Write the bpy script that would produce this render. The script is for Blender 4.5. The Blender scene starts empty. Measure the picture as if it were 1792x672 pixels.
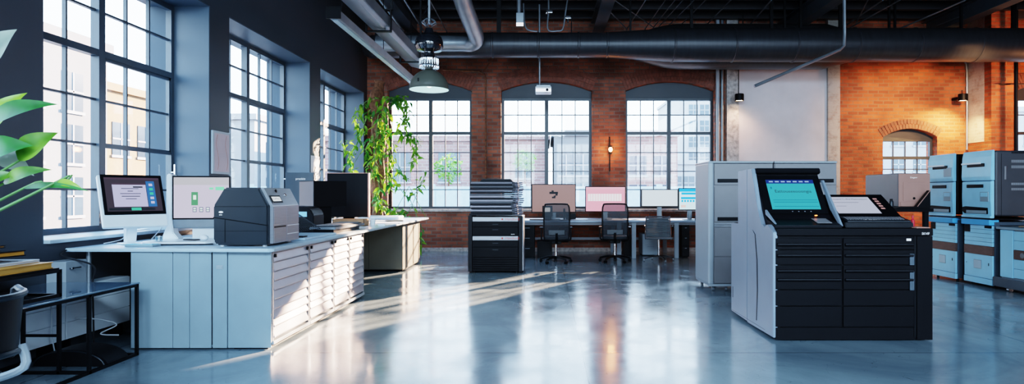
import bpy, bmesh, math, random
from mathutils import Vector, Matrix
random.seed(7)
S = bpy.context.scene
COL = S.collection
PI = math.pi
CAMZ = 1.35
F = 1070.0

def P(px, py, Y):
    """world point seen at pixel (px,py) of the 1792x672 frame at depth Y"""
    return Vector(((px-955)*Y/F, Y, CAMZ+(340-py)*Y/F))
def PX(px, Y): return (px-955)*Y/F
def PZ(py, Y): return CAMZ+(340-py)*Y/F

# ------------------------------------------------------------------ materials
def _nt(name):
    m = bpy.data.materials.new(name); m.use_nodes = True
    nt = m.node_tree; nt.nodes.clear()
    return m, nt, nt.nodes, nt.links

def srgb(*c):
    return tuple((x/255/12.92 if x/255 <= .04045 else ((x/255+.055)/1.055)**2.4) for x in c)

def mat(name, col, rough=.5, metal=0., var=.08, scale=6., bump=0., bscale=60., coat=0., spec=.5, emit=None, estr=0., streak=None):
    m, nt, N, L = _nt(name)
    o = N.new('ShaderNodeOutputMaterial'); b = N.new('ShaderNodeBsdfPrincipled')
    L.new(b.outputs[0], o.inputs[0])
    tc = N.new('ShaderNodeTexCoord'); mp = N.new('ShaderNodeMapping')
    L.new(tc.outputs['Object'], mp.inputs[0])
    if streak: mp.inputs['Scale'].default_value = streak
    n = N.new('ShaderNodeTexNoise'); n.inputs['Scale'].default_value = scale; n.inputs['Detail'].default_value = 5
    L.new(mp.outputs[0], n.inputs['Vector'])
    r = N.new('ShaderNodeValToRGB')
    c = Vector(col[:3])
    r.color_ramp.elements[0].position = .3; r.color_ramp.elements[1].position = .7
    r.color_ramp.elements[0].color = (*(c*(1-var)), 1); r.color_ramp.elements[1].color = (*(c*(1+var)), 1)
    L.new(n.outputs['Fac'], r.inputs[0]); L.new(r.outputs[0], b.inputs['Base Color'])
    mr = N.new('ShaderNodeMapRange'); mr.inputs[3].default_value = max(0.02, rough*.88); mr.inputs[4].default_value = min(1, rough*1.12)
    L.new(n.outputs['Fac'], mr.inputs[0]); L.new(mr.outputs[0], b.inputs['Roughness'])
    b.inputs['Metallic'].default_value = metal
    b.inputs['Specular IOR Level'].default_value = spec
    b.inputs['Coat Weight'].default_value = coat
    if bump:
        n2 = N.new('ShaderNodeTexNoise'); n2.inputs['Scale'].default_value = bscale; n2.inputs['Detail'].default_value = 4
        L.new(mp.outputs[0], n2.inputs['Vector'])
        bp = N.new('ShaderNodeBump'); bp.inputs['Strength'].default_value = bump; bp.inputs['Distance'].default_value = .01
        L.new(n2.outputs['Fac'], bp.inputs['Height']); L.new(bp.outputs[0], b.inputs['Normal'])
    if emit is not None:
        b.inputs['Emission Color'].default_value = (*emit, 1); b.inputs['Emission Strength'].default_value = estr
    return m

def glow(name, col, s):
    if name.startswith('screen_'): s *= .62
    return mat(name, Vector(col)*.15, .4, spec=.3, emit=col, estr=s, var=.03)

def brick_mat(name, c1, c2, mortar, bw=.215, bh=.072, ms=.010, blotch=.5, patchcol=None, shift=None, rough=.85, white=0.):
    m, nt, N, L = _nt(name)
    o = N.new('ShaderNodeOutputMaterial'); b = N.new('ShaderNodeBsdfPrincipled'); L.new(b.outputs[0], o.inputs[0])
    tc = N.new('ShaderNodeTexCoord'); sp = N.new('ShaderNodeSeparateXYZ'); L.new(tc.outputs['Object'], sp.inputs[0])
    ad = N.new('ShaderNodeMath'); ad.operation = 'ADD'; L.new(sp.outputs[0], ad.inputs[0]); L.new(sp.outputs[1], ad.inputs[1])
    cb = N.new('ShaderNodeCombineXYZ'); L.new(ad.outputs[0], cb.inputs[0]); L.new(sp.outputs[2], cb.inputs[1])
    wn = N.new('ShaderNodeTexNoise'); wn.inputs['Scale'].default_value = 3.0; L.new(tc.outputs['Object'], wn.inputs['Vector'])
    wm = N.new('ShaderNodeVectorMath'); wm.operation = 'MULTIPLY_ADD'
    wm.inputs[1].default_value = (.02, .02, 0); L.new(wn.outputs['Color'], wm.inputs[0]); L.new(cb.outputs[0], wm.inputs[2])
    br = N.new('ShaderNodeTexBrick'); L.new(wm.outputs[0], br.inputs['Vector'])
    br.inputs['Scale'].default_value = 1.0; br.inputs['Brick Width'].default_value = bw; br.inputs['Row Height'].default_value = bh
    br.inputs['Mortar Size'].default_value = ms; br.inputs['Mortar Smooth'].default_value = .25; br.inputs['Bias'].default_value = -.1
    br.inputs['Color1'].default_value = (*c1, 1); br.inputs['Color2'].default_value = (*c2, 1); br.inputs['Mortar'].default_value = (*mortar, 1)
    no = N.new('ShaderNodeTexNoise'); no.inputs['Scale'].default_value = 1.3; no.inputs['Detail'].default_value = 8; L.new(tc.outputs['Object'], no.inputs['Vector'])
    rp = N.new('ShaderNodeValToRGB'); rp.color_ramp.elements[0].position = .35; rp.color_ramp.elements[1].position = .68
    rp.color_ramp.elements[0].color = (1-blotch, 1-blotch, 1-blotch, 1); rp.color_ramp.elements[1].color = (1+blotch*.4,)*3+(1,)
    L.new(no.outputs['Fac'], rp.inputs[0])
    mx = N.new('ShaderNodeMix'); mx.data_type = 'RGBA'; mx.blend_type = 'MULTIPLY'; mx.inputs[0].default_value = 1
    L.new(br.outputs['Color'], mx.inputs[6]); L.new(rp.outputs[0], mx.inputs[7])
    out = mx.outputs[2]
    if shift:      # orange lamplight painted into the brick colour across x = shift[0]..shift[1]
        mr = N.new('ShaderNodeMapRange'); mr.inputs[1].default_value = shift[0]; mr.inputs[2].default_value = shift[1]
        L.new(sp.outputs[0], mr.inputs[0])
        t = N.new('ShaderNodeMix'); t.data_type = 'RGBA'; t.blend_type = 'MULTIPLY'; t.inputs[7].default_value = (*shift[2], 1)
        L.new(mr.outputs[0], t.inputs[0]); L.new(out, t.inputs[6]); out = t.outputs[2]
    if white:      # old whitewash / dust left on the bricks
        n3 = N.new('ShaderNodeTexNoise'); n3.inputs['Scale'].default_value = 5; n3.inputs['Detail'].default_value = 9; n3.inputs['Roughness'].default_value = .7
        L.new(tc.outputs['Object'], n3.inputs['Vector'])
        r3 = N.new('ShaderNodeValToRGB'); r3.color_ramp.elements[0].position = .5 - white*.3; r3.color_ramp.elements[1].position = .75 - white*.3
        L.new(n3.outputs['Fac'], r3.inputs[0])
        ml = N.new('ShaderNodeMath'); ml.operation = 'MULTIPLY'; ml.inputs[1].default_value = min(1, .35+white*.6); L.new(r3.outputs[0], ml.inputs[0])
        t = N.new('ShaderNodeMix'); t.data_type = 'RGBA'; t.inputs[7].default_value = (.5, .46, .42, 1)
        L.new(ml.outputs[0], t.inputs[0]); L.new(out, t.inputs[6]); out = t.outputs[2]
    L.new(out, b.inputs['Base Color']); b.inputs['Roughness'].default_value = rough
    n4 = N.new('ShaderNodeTexNoise'); n4.inputs['Scale'].default_value = 40; L.new(tc.outputs['Object'], n4.inputs['Vector'])
    ms_ = N.new('ShaderNodeMath'); ms_.operation = 'MULTIPLY_ADD'; ms_.inputs[1].default_value = -1.6
    L.new(br.outputs['Fac'], ms_.inputs[0]); L.new(n4.outputs['Fac'], ms_.inputs[2])
    bp = N.new('ShaderNodeBump'); bp.inputs['Strength'].default_value = .8; bp.inputs['Distance'].default_value = .012
    L.new(ms_.outputs[0], bp.inputs['Height']); L.new(bp.outputs[0], b.inputs['Normal'])
    return m

def glass_mat(name='window_glass', tint=(.93, .97, 1), refl=.05):
    m, nt, N, L = _nt(name)
    o = N.new('ShaderNodeOutputMaterial'); t = N.new('ShaderNodeBsdfTransparent'); g = N.new('ShaderNodeBsdfGlossy'); x = N.new('ShaderNodeMixShader')
    n = N.new('ShaderNodeTexNoise'); n.inputs['Scale'].default_value = 1.5
    tc = N.new('ShaderNodeTexCoord'); L.new(tc.outputs['Object'], n.inputs['Vector'])
    mr = N.new('ShaderNodeMapRange'); mr.inputs[3].default_value = refl*.6; mr.inputs[4].default_value = refl*1.4; L.new(n.outputs['Fac'], mr.inputs[0])
    t.inputs[0].default_value = (*tint, 1); g.inputs['Roughness'].default_value = .03
    L.new(mr.outputs[0], x.inputs[0]); L.new(t.outputs[0], x.inputs[1]); L.new(g.outputs[0], x.inputs[2]); L.new(x.outputs[0], o.inputs[0])
    return m

def mesh_mat(name, col, alpha=.4, scale=400):
    m, nt, N, L = _nt(name)
    o = N.new('ShaderNodeOutputMaterial'); t = N.new('ShaderNodeBsdfTransparent'); g = N.new('ShaderNodeBsdfPrincipled'); x = N.new('ShaderNodeMixShader')
    tc = N.new('ShaderNodeTexCoord'); w = N.new('ShaderNodeTexNoise'); w.inputs['Scale'].default_value = scale
    L.new(tc.outputs['Object'], w.inputs['Vector'])
    mr = N.new('ShaderNodeMapRange'); mr.inputs[3].default_value = alpha*.8; mr.inputs[4].default_value = alpha*1.2; L.new(w.outputs['Fac'], mr.inputs[0])
    g.inputs['Base Color'].default_value = (*col, 1); g.inputs['Roughness'].default_value = .6
    L.new(mr.outputs[0], x.inputs[0]); L.new(g.outputs[0], x.inputs[1]); L.new(t.outputs[0], x.inputs[2]); L.new(x.outputs[0], o.inputs[0])
    return m

def leaf_mat(name, c1, c2):
    m, nt, N, L = _nt(name)
    o = N.new('ShaderNodeOutputMaterial'); b = N.new('ShaderNodeBsdfPrincipled'); t = N.new('ShaderNodeBsdfTranslucent'); x = N.new('ShaderNodeMixShader')
    tc = N.new('ShaderNodeTexCoord'); n = N.new('ShaderNodeTexNoise'); n.inputs['Scale'].default_value = 7; L.new(tc.outputs['Object'], n.inputs['Vector'])
    r = N.new('ShaderNodeValToRGB'); r.color_ramp.elements[0].position = .35; r.color_ramp.elements[1].position = .65
    r.color_ramp.elements[0].color = (*c1, 1); r.color_ramp.elements[1].color = (*c2, 1)
    L.new(n.outputs['Fac'], r.inputs[0]); L.new(r.outputs[0], b.inputs['Base Color']); L.new(r.outputs[0], t.inputs[0])
    b.inputs['Roughness'].default_value = .35
    x.inputs[0].default_value = .35
    L.new(b.outputs[0], x.inputs[1]); L.new(t.outputs[0], x.inputs[2]); L.new(x.outputs[0], o.inputs[0])
    return m

def floor_mat():
    m, nt, N, L = _nt('polished_concrete')
    o = N.new('ShaderNodeOutputMaterial'); b = N.new('ShaderNodeBsdfPrincipled'); L.new(b.outputs[0], o.inputs[0])
    tc = N.new('ShaderNodeTexCoord')
    mp = N.new('ShaderNodeMapping'); mp.inputs['Scale'].default_value = (1, .8, 1); L.new(tc.outputs['Object'], mp.inputs[0])
    n1 = N.new('ShaderNodeTexNoise'); n1.inputs['Scale'].default_value = .9; n1.inputs['Detail'].default_value = 10; n1.inputs['Roughness'].default_value = .62; n1.inputs['Distortion'].default_value = .8
    L.new(mp.outputs[0], n1.inputs['Vector'])
    r = N.new('ShaderNodeValToRGB'); e = r.color_ramp.elements
    e[0].position = .3; e[0].color = (.115, .155, .185, 1); e[1].position = .72; e[1].color = (.26, .335, .375, 1)
    L.new(n1.outputs['Fac'], r.inputs[0])
    # saw-cut joints
    sp = N.new('ShaderNodeSeparateXYZ'); L.new(tc.outputs['Object'], sp.inputs[0])
    def line(sock, pos, w=.006, period=None):
        s = N.new('ShaderNodeMath'); s.operation = 'SUBTRACT'; L.new(sock, s.inputs[0]); s.inputs[1].default_value = pos
        src = s.outputs[0]
        if period:
            p = N.new('ShaderNodeMath'); p.operation = 'PINGPONG'; p.inputs[1].default_value = period/2; L.new(src, p.inputs[0]); src = p.outputs[0]
        a = N.new('ShaderNodeMath'); a.operation = 'ABSOLUTE'; L.new(src, a.inputs[0])
        c = N.new('ShaderNodeMath'); c.operation = 'LESS_THAN'; c.inputs[1].default_value = w; L.new(a.outputs[0], c.inputs[0])
        return c.outputs[0]
    l1 = line(sp.outputs[1], 5.21, .005, 4.06); l2 = line(sp.outputs[0], .31, .005, 4.06)
    mxn = N.new('ShaderNodeMath'); mxn.operation = 'MAXIMUM'; L.new(l1, mxn.inputs[0]); L.new(l2, mxn.inputs[1])
    # thin hairline scratches
    v = N.new('ShaderNodeTexNoise'); v.inputs['Scale'].default_value = 1.6; v.inputs['Detail'].default_value = 2; v.inputs['Distortion'].default_value = 2.5
    L.new(tc.outputs['Object'], v.inputs['Vector'])
    sb = N.new('ShaderNodeMath'); sb.operation = 'SUBTRACT'; sb.inputs[1].default_value = .56; L.new(v.outputs['Fac'], sb.inputs[0])
    ab = N.new('ShaderNodeMath'); ab.operation = 'ABSOLUTE'; L.new(sb.outputs[0], ab.inputs[0])
    lt = N.new('ShaderNodeMath'); lt.operation = 'LESS_THAN'; lt.inputs[1].default_value = .0012; L.new(ab.outputs[0], lt.inputs[0])
    hm = N.new('ShaderNodeMath'); hm.operation = 'MULTIPLY'; hm.inputs[1].default_value = .45; L.new(lt.outputs[0], hm.inputs[0])
    mx2 = N.new('ShaderNodeMath'); mx2.operation = 'MAXIMUM'; L.new(mxn.outputs[0], mx2.inputs[0]); L.new(hm.outputs[0], mx2.inputs[1])
    mix = N.new('ShaderNodeMix'); mix.data_type = 'RGBA'; mix.inputs[7].default_value = (.03, .037, .045, 1)
    L.new(mx2.outputs[0], mix.inputs[0]); L.new(r.outputs[0], mix.inputs[6]); L.new(mix.outputs[2], b.inputs['Base Color'])
    n2 = N.new('ShaderNodeTexNoise'); n2.inputs['Scale'].default_value = 2.5; n2.inputs['Detail'].default_value = 7; L.new(mp.outputs[0], n2.inputs['Vector'])
    mr = N.new('ShaderNodeMapRange'); mr.inputs[1].default_value = .3; mr.inputs[2].default_value = .7; mr.inputs[3].default_value = .10; mr.inputs[4].default_value = .24
    L.new(n2.outputs['Fac'], mr.inputs[0]); L.new(mr.outputs[0], b.inputs['Roughness'])
    n3 = N.new('ShaderNodeTexNoise'); n3.inputs['Scale'].default_value = 3.0; n3.inputs['Detail'].default_value = 3; L.new(mp.outputs[0], n3.inputs['Vector'])
    bp = N.new('ShaderNodeBump'); bp.inputs['Strength'].default_value = .10; bp.inputs['Distance'].default_value = .02
    L.new(n3.outputs['Fac'], bp.inputs['Height']); L.new(bp.outputs[0], b.inputs['Normal'])
    b.inputs['Specular IOR Level'].default_value = .8
    return m

# ------------------------------------------------------------------ mesh builder
class M:
    def __init__(s): s.b = bmesh.new(); s.mi = 0; s.bev = False
    def _tag(s, fs):
        for f in fs: f.material_index = s.mi
    def box(s, x0, x1, y0, y1, z0, z1, bev=0., seg=2, mtx=None):
        r = bmesh.ops.create_cube(s.b, size=1)
        vs = r['verts']
        mm = Matrix.Translation(((x0+x1)/2, (y0+y1)/2, (z0+z1)/2)) @ Matrix.Diagonal((abs(x1-x0), abs(y1-y0), abs(z1-z0), 1))
        bmesh.ops.transform(s.b, matrix=mm, verts=vs)
        if mtx is not None: bmesh.ops.transform(s.b, matrix=mtx, verts=vs)
        fs = list({f for v in vs for f in v.link_faces}); s._tag(fs)
        if bev > 0:
            s.bev = True
            es = list({e for v in vs for e in v.link_edges})
            r = bmesh.ops.bevel(s.b, geom=es, offset=bev, segments=seg, affect='EDGES', profile=.5, clamp_overlap=True)
            s._tag(r['faces'])
        return s
    def face(s, pts):
        vs = [s.b.verts.new(p) for p in pts]
        f = s.b.faces.new(vs); f.material_index = s.mi
        return s
    def prism(s, poly, axis, a0, a1, bev=0.):
        """poly in the two other axes (x: (y,z); y: (x,z); z: (x,y)), extruded a0..a1"""
        def mk(p, a):
            return {'x': (a, p[0], p[1]), 'y': (p[0], a, p[1]), 'z': (p[0], p[1], a)}[axis]
        v0 = [s.b.verts.new(mk(p, a0)) for p in poly]; v1 = [s.b.verts.new(mk(p, a1)) for p in poly]
        fs = [s.b.faces.new(v0), s.b.faces.new(v1[::-1])]
        n = len(poly)
        for i in range(n):
            fs.append(s.b.faces.new((v0[i], v1[i], v1[(i+1) % n], v0[(i+1) % n])))
        s._tag(fs)
        bmesh.ops.recalc_face_normals(s.b, faces=fs)
        if bev > 0:
            s.bev = True
            es = list({e for f in fs for e in f.edges})
            r = bmesh.ops.bevel(s.b, geom=es, offset=bev, segments=2, affect='EDGES', clamp_overlap=True); s._tag(r['faces'])
        return s
    def cyl(s, p0, p1, r, r2=None, n=16, cap=True):
        p0 = Vector(p0); p1 = Vector(p1); d = p1-p0
        if d.length < 1e-6: return s
        q = d.to_track_quat('Z', 'Y').to_matrix().to_4x4()
        res = bmesh.ops.create_cone(s.b, cap_ends=cap, segments=n, radius1=r, radius2=r if r2 is None else r2, depth=d.length)
        bmesh.ops.transform(s.b, matrix=Matrix.Translation((p0+p1)/2) @ q, verts=res['verts'])
        s._tag({f for v in res['verts'] for f in v.link_faces})
        return s
    def sph(s, c, r, sc=(1, 1, 1), n=12):
        res = bmesh.ops.create_uvsphere(s.b, u_segments=n*2, v_segments=n, radius=r)
        bmesh.ops.transform(s.b, matrix=Matrix.Translation(c) @ Matrix.Diagonal((*sc, 1)), verts=res['verts'])
        s._tag({f for v in res['verts'] for f in v.link_faces})
        return s
    def lathe(s, prof, c=(0, 0, 0), n=32, axis='z'):
        """prof: list of (radius, along)"""
        rings = []
        for r, a in prof:
            ring = []
            for i in range(n):
                t = 2*PI*i/n
                u, v = r*math.cos(t), r*math.sin(t)
                co = {'z': (u, v, a), 'x': (a, u, v), 'y': (u, a, v)}[axis]
                ring.append(s.b.verts.new(Vector(co)+Vector(c)))
            rings.append(ring)
        fs = []
        for k in range(len(rings)-1):
            for i in range(n):
                j = (i+1) % n
                fs.append(s.b.faces.new((rings[k][i], rings[k][j], rings[k+1][j], rings[k+1][i])))
        s._tag(fs)
        bmesh.ops.recalc_face_normals(s.b, faces=fs)
        return s
    def tube(s, pts, r, n=8, sub=0, closed=False):
        pts = [Vector(p) for p in pts]
        if sub and len(pts) > 2:      # catmull-rom
            q = []
            m = len(pts)
            for i in range(m-1 if not closed else m):
                p0 = pts[(i-1) % m] if (closed or i > 0) else pts[0]
                p1 = pts[i]; p2 = pts[(i+1) % m]
                p3 = pts[(i+2) % m] if (closed or i+2 < m) else pts[-1]
                for k in range(sub):
                    t = k/sub
                    q.append(.5*((2*p1)+(-p0+p2)*t+(2*p0-5*p1+4*p2-p3)*t*t+(-p0+3*p1-3*p2+p3)*t**3))
            if not closed: q.append(pts[-1])
            pts = q
        rr = r if callable(r) else (lambda t: r)
        rings = []; up = None; m = len(pts)
        for i, p in enumerate(pts):
            if closed: d = pts[(i+1) % m]-pts[i-1]
            else: d = pts[min(i+1, m-1)]-pts[max(i-1, 0)]
            d.normalize()
            if up is None: up = Vector((0, 0, 1)) if abs(d.z) < .9 else Vector((1, 0, 0))
            a = d.cross(up)
            if a.length < 1e-5: a = d.orthogonal()
            a.normalize(); up = a.cross(d).normalized()
            R = rr(i/max(1, m-1))
            rings.append([s.b.verts.new(p+R*(math.cos(2*PI*k/n)*a+math.sin(2*PI*k/n)*up)) for k in range(n)])
        fs = []
        for i in range(m if closed else m-1):
            A = rings[i]; B = rings[(i+1) % m]
            for k in range(n):
                fs.append(s.b.faces.new((A[k], A[(k+1) % n], B[(k+1) % n], B[k])))
        if not closed:
            fs.append(s.b.faces.new(rings[0][::-1])); fs.append(s.b.faces.new(rings[-1]))
        s._tag(fs)
        bmesh.ops.recalc_face_normals(s.b, faces=fs)
        return s
    def leaf(s, base, tip, side, w, fold=.25, droop=.15, n=6):
        base = Vector(base); tip = Vector(tip); side = Vector(side)
        d = tip-base; L_ = d.length; dn = d.normalized()
        side = (side-dn*side.dot(dn)).normalized(); nrm = side.cross(dn).normalized()
        mid, lf, rt = [], [], []
        for i in range(n+1):
            t = i/n
            ww = w*math.sin(PI*min(1, t**.8))*(1-.25*t)*.5 if 0 < t < 1 else 0.0
            c = base+d*t-Vector((0, 0, 1))*droop*L_*4*t*(t-.0)*t*.25+nrm*(math.sin(PI*t)*.08*L_)
            mid.append(s.b.verts.new(c))
            if ww > 0:
                lf.append(s.b.verts.new(c-side*ww+nrm*ww*fold)); rt.append(s.b.verts.new(c+side*ww+nrm*ww*fold))
            else: lf.append(mid[-1]); rt.append(mid[-1])
        for i in range(n):
            for A, fl in ((lf, 0), (rt, 1)):
                q = [mid[i], mid[i+1], A[i+1], A[i]]
                if fl: q = q[::-1]
                u = []
                for v in q:
                    if v not in u: u.append(v)
                if len(u) > 2:
                    f = s.b.faces.new(u); f.material_index = s.mi
        return s
    def xf(s, mtx):
        bmesh.ops.transform(s.b, matrix=mtx, verts=s.b.verts); return s
    def out(s, name, mats, parent=None, smooth=True, world=True, angle=35):
        if parent is not None and world:
            root = parent; mt = Matrix.Identity(4)
            chain = []
            while root is not None: chain.append(root); root = root.parent
            for o in reversed(chain): mt = mt @ Matrix.LocRotScale(o.location, o.rotation_euler, o.scale)
            bmesh.ops.transform(s.b, matrix=mt.inverted(), verts=s.b.verts)
        me = bpy.data.meshes.new(name)
        if smooth:
            for f in s.b.faces: f.smooth = True
            for e in s.b.edges:
                if len(e.link_faces) != 2 or e.calc_face_angle(0) > math.radians(angle): e.smooth = False
        s.b.to_mesh(me); s.b.free()
        if not isinstance(mats, (list, tuple)): mats = [mats]
        for m_ in mats: me.materials.append(m_)
        o = bpy.data.objects.new(name, me); COL.objects.link(o)
        if smooth and s.bev:
            w = o.modifiers.new('weighted_normals', 'WEIGHTED_NORMAL'); w.keep_sharp = True; w.weight = 80
        if parent is not None: o.parent = parent
        return o

def tag(o, label=None, cat=None, group=None, kind=None):
    if label: o['label'] = label
    if cat: o['category'] = cat
    if group: o['group'] = group
    if kind: o['kind'] = kind
    return o
def thing(name, label, cat, loc=(0, 0, 0), rz=0, group=None):
    o = bpy.data.objects.new(name, None); COL.objects.link(o); o.empty_display_size = .1
    o.location = loc; o.rotation_euler = (0, 0, rz)
    return tag(o, label, cat, group)
def struct(name, m, mats, **k):
    return tag(m.out(name, mats, **k), kind='structure')
def sempty(name, loc=(0, 0, 0)):
    o = bpy.data.objects.new(name, None); COL.objects.link(o); o.location = loc; o['kind'] = 'structure'; return o
def dup(root, loc, rz, label=None, group=None):
    def cp(o, par):
        c = o.copy(); COL.objects.link(c)
        if par is not None: c.parent = par
        for ch in list(kids.get(o.name, [])): cp(ch, c)
        return c
    kids = {}
    for o in bpy.data.objects:
        if o.parent: kids.setdefault(o.parent.name, []).append(o)
    r = cp(root, None); r.location = loc; r.rotation_euler = (0, 0, rz)
    if label: r['label'] = label
    if group: r['group'] = group
    return r
def text(s_, size, mtx, material, parent, name='lettering', align='CENTER', world=True):
    cu = bpy.data.curves.new('t', 'FONT'); cu.body = s_; cu.size = size; cu.align_x = align; cu.align_y = 'CENTER'; cu.resolution_u = 2
    to = bpy.data.objects.new('t', cu); COL.objects.link(to)
    me = bpy.data.meshes.new_from_object(to.evaluated_get(bpy.context.evaluated_depsgraph_get()))
    bpy.data.objects.remove(to); bpy.data.curves.remove(cu)
    m = M(); m.b.from_mesh(me); bpy.data.meshes.remove(me)
    m.xf(mtx)
    for f in m.b.faces: f.material_index = 0
    return m.out(name, material, parent, smooth=False, world=world)
def tbasis(o, xdir, updir):
    """matrix placing flat text at o, running along xdir with up updir"""
    x = Vector(xdir).normalized(); y = Vector(updir); y = (y-x*y.dot(x)).normalized(); z = x.cross(y)
    m_ = Matrix((x, y, z)).transposed().to_4x4(); m_.translation = Vector(o)
    return m_

# palette ------------------------------------------------------------
MT = {}
def defs():
    g = MT
    g['floor'] = floor_mat()
    g['slate'] = mat('slate_paint', (.042, .051, .064), .55, var=.12, scale=1.2, bump=.05)
    g['arch_panel'] = mat('arch_panel_paint', (.028, .034, .042), .5)
    g['jamb'] = mat('slate_blue_paint', (.06, .088, .118), .45, var=.06, scale=1.5)
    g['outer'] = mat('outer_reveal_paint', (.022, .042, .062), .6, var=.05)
    g['steel_blue'] = mat('window_steel_paint', (.055, .075, .095), .35, var=.1)
    g['steel_black'] = mat('dark_window_steel', (.035, .042, .05), .4)
    g['sill'] = mat('pale_sill_paint', (.42, .5, .56), .4)
    g['glass'] = glass_mat()
    g['brick'] = brick_mat('red_brick', (.36, .12, .068), (.16, .056, .038), (.19, .135, .11), bw=.24, bh=.083, ms=.012, blotch=.5, shift=(5.5, 7.2, (1.45, 1.0, .72)), white=.0)  # shift paints the warm spotlight glow into the right-hand bricks
    g['brick_arch'] = mat('arch_brick', (.17, .062, .042), .85, var=.35, scale=9, bump=.5)
    g['brick_old'] = brick_mat('whitewashed_brick', (.34, .25, .21), (.27, .14, .10), (.36, .32, .29), blotch=.35, white=.8)
    g['plaster'] = mat('aged_white_plaster', (.66, .60, .61), .8, var=.12, scale=1.3, bump=.2, bscale=14)
    g['rough_plaster'] = mat('rough_plaster', (.42, .38, .36), .9, var=.35, scale=14, bump=.8, bscale=25)
    g['ceil'] = mat('black_ceiling', (.006, .006, .008), .8)
    g['joist'] = mat('black_joist', (.03, .03, .036), .6)
    g['duct'] = mat('dark_duct_paint', (.035, .037, .043), .38, metal=.3, var=.15, scale=3, streak=(6, 1, 1), bump=.15, bscale=4)
    g['galv'] = mat('galvanised_steel', (.22, .245, .27), .38, metal=.6, var=.15, scale=4)
    g['chrome'] = mat('chrome', (.7, .72, .75), .15, metal=1)
    g['black'] = mat('black_metal', (.003, .0035, .005), .45, spec=.18)
    g['blackp'] = mat('black_plastic', (.006, .006, .008), .45, bump=.05, bscale=300, spec=.2)
    g['navy'] = mat('dark_slate_plastic', (.006, .012, .018), .38, bump=.04, bscale=300)
    g['kblack'] = mat('graphite_panel', (.0035, .0035, .005), .55, var=.1, spec=.16)
    g['silver'] = mat('silver_blue_panel', (.25, .30, .37), .4, metal=.25, var=.05)
    g['silverp'] = mat('brushed_silver', (.30, .31, .34), .33, metal=.6, streak=(1, 1, 30))
    g['bluegrey'] = mat('blue_grey_laminate', (.25, .325, .375), .42, var=.04)
    g['top'] = mat('pale_worktop', (.44, .55, .64), .25, var=.04)
    g['white'] = mat('white_plastic', (.72, .76, .80), .35, var=.03)
    g['drawerw'] = mat('pale_drawer_enamel', (.34, .33, .37), .38, metal=.15, var=.06)
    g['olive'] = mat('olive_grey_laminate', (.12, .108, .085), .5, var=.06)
    g['cabgrey'] = mat('warm_grey_enamel', (.19, .185, .195), .42, var=.04)
    g['cablight'] = mat('pale_grey_enamel', (.31, .35, .39), .4, var=.04)
    g['sky_blue'] = mat('pale_blue_plastic', (.32, .62, .82), .38, var=.05)
    g['sky_blue2'] = mat('bright_blue_plastic', (.10, .42, .80), .3, var=.05)
    g['brownw'] = mat('brown_strip', (.10, .055, .045), .5, var=.3, scale=10, streak=(1, 1, 8))
    g['taupe'] = mat('taupe_plastic', (.42, .22, .17), .45, var=.04)
    g['card'] = mat('cardboard', (.30, .17, .09), .8, var=.1)
    g['paper'] = mat('paper', (.6, .62, .66), .7, var=.05)
    g['gold'] = mat('ochre_cover', (.42, .20, .03), .45, var=.25, scale=5)
    g['bark'] = mat('coir_bark', (.16, .075, .04), .9, var=.5, scale=20, bump=1, bscale=60)
    g['leaf'] = leaf_mat('leaf_green', (.05, .17, .015), (.22, .42, .04))
    g['leafd'] = leaf_mat('leaf_deep_green', (.02, .12, .02), (.05, .26, .04))
    g['leafy'] = leaf_mat('leaf_lime', (.16, .36, .02), (.32, .52, .05))
    g['leafp'] = leaf_mat('leaf_silver_green', (.20, .27, .22), (.36, .42, .34))
    g['stem'] = mat('green_stem', (.10, .22, .06), .5)
    g['mesh'] = mesh_mat('chair_mesh', (.018, .022, .028), .22)
    g['mesh2'] = mesh_mat('chair_mesh_grey', (.05, .06, .07), .3)
    g['shade'] = mat('green_grey_enamel', (.085, .09, .075), .35, var=.08)
    g['enamel'] = mat('white_enamel', (.45, .58, .58), .5, emit=(.55, .85, .85), estr=.35)
    g['red'] = mat('red_plastic', (.45, .015, .03), .35)
    g['cable_w'] = mat('white_cable', (.5, .53, .56), .5)
    g['cable_b'] = mat('black_cable', (.012, .013, .016), .5)
    g['pot'] = mat('grey_planter', (.10, .10, .11), .7, bump=.2)
    g['soil'] = mat('soil', (.03, .02, .015), .95, bump=1)
    g['ink'] = mat('dark_print', (.012, .012, .014), .6)
    g['wtext'] = mat('white_print', (.7, .72, .75), .5, emit=(.7, .72, .75), estr=.25)
    g['redtext'] = mat('red_print', (.45, .04, .02), .5)
defs()
# =========================================================== room shell
XW = -4.22; XG = -4.70; YB = 14.45; YG = 14.66; XR = 13.6; YR = -5.0; ZC = 5.8
OUT = -5.0
m = M(); m.box(OUT, XR+.3, YR-.3, YB+.45, -.12, 0)
struct('floor', m, MT['floor'], smooth=False)
m = M(); m.box(OUT, XR+.3, YR-.3, YB+.45, ZC, ZC+.15)
ceil = struct('ceiling', m, MT['ceil'], smooth=False)
y = 6.2; 
for i in range(12):
    y = 14.2-i*.7
    m = M(); m.box(XW, XR, y-.05, y+.05, 5.42, ZC-.001); m.out('joist', MT['joist'], ceil, smooth=False)
for x in (-3.05, 1.2, 5.6, 9.0):
    m = M(); m.box(x-.13, x+.13, YR, YB-.02, 5.05, 5.07); m.box(x-.012, x+.012, YR, YB-.02, 5.07, 5.38); m.box(x-.13, x+.13, YR, YB-.02, 5.38, 5.4)
    m.out('steel_beam', MT['steel_blue'], ceil, smooth=False)

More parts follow.
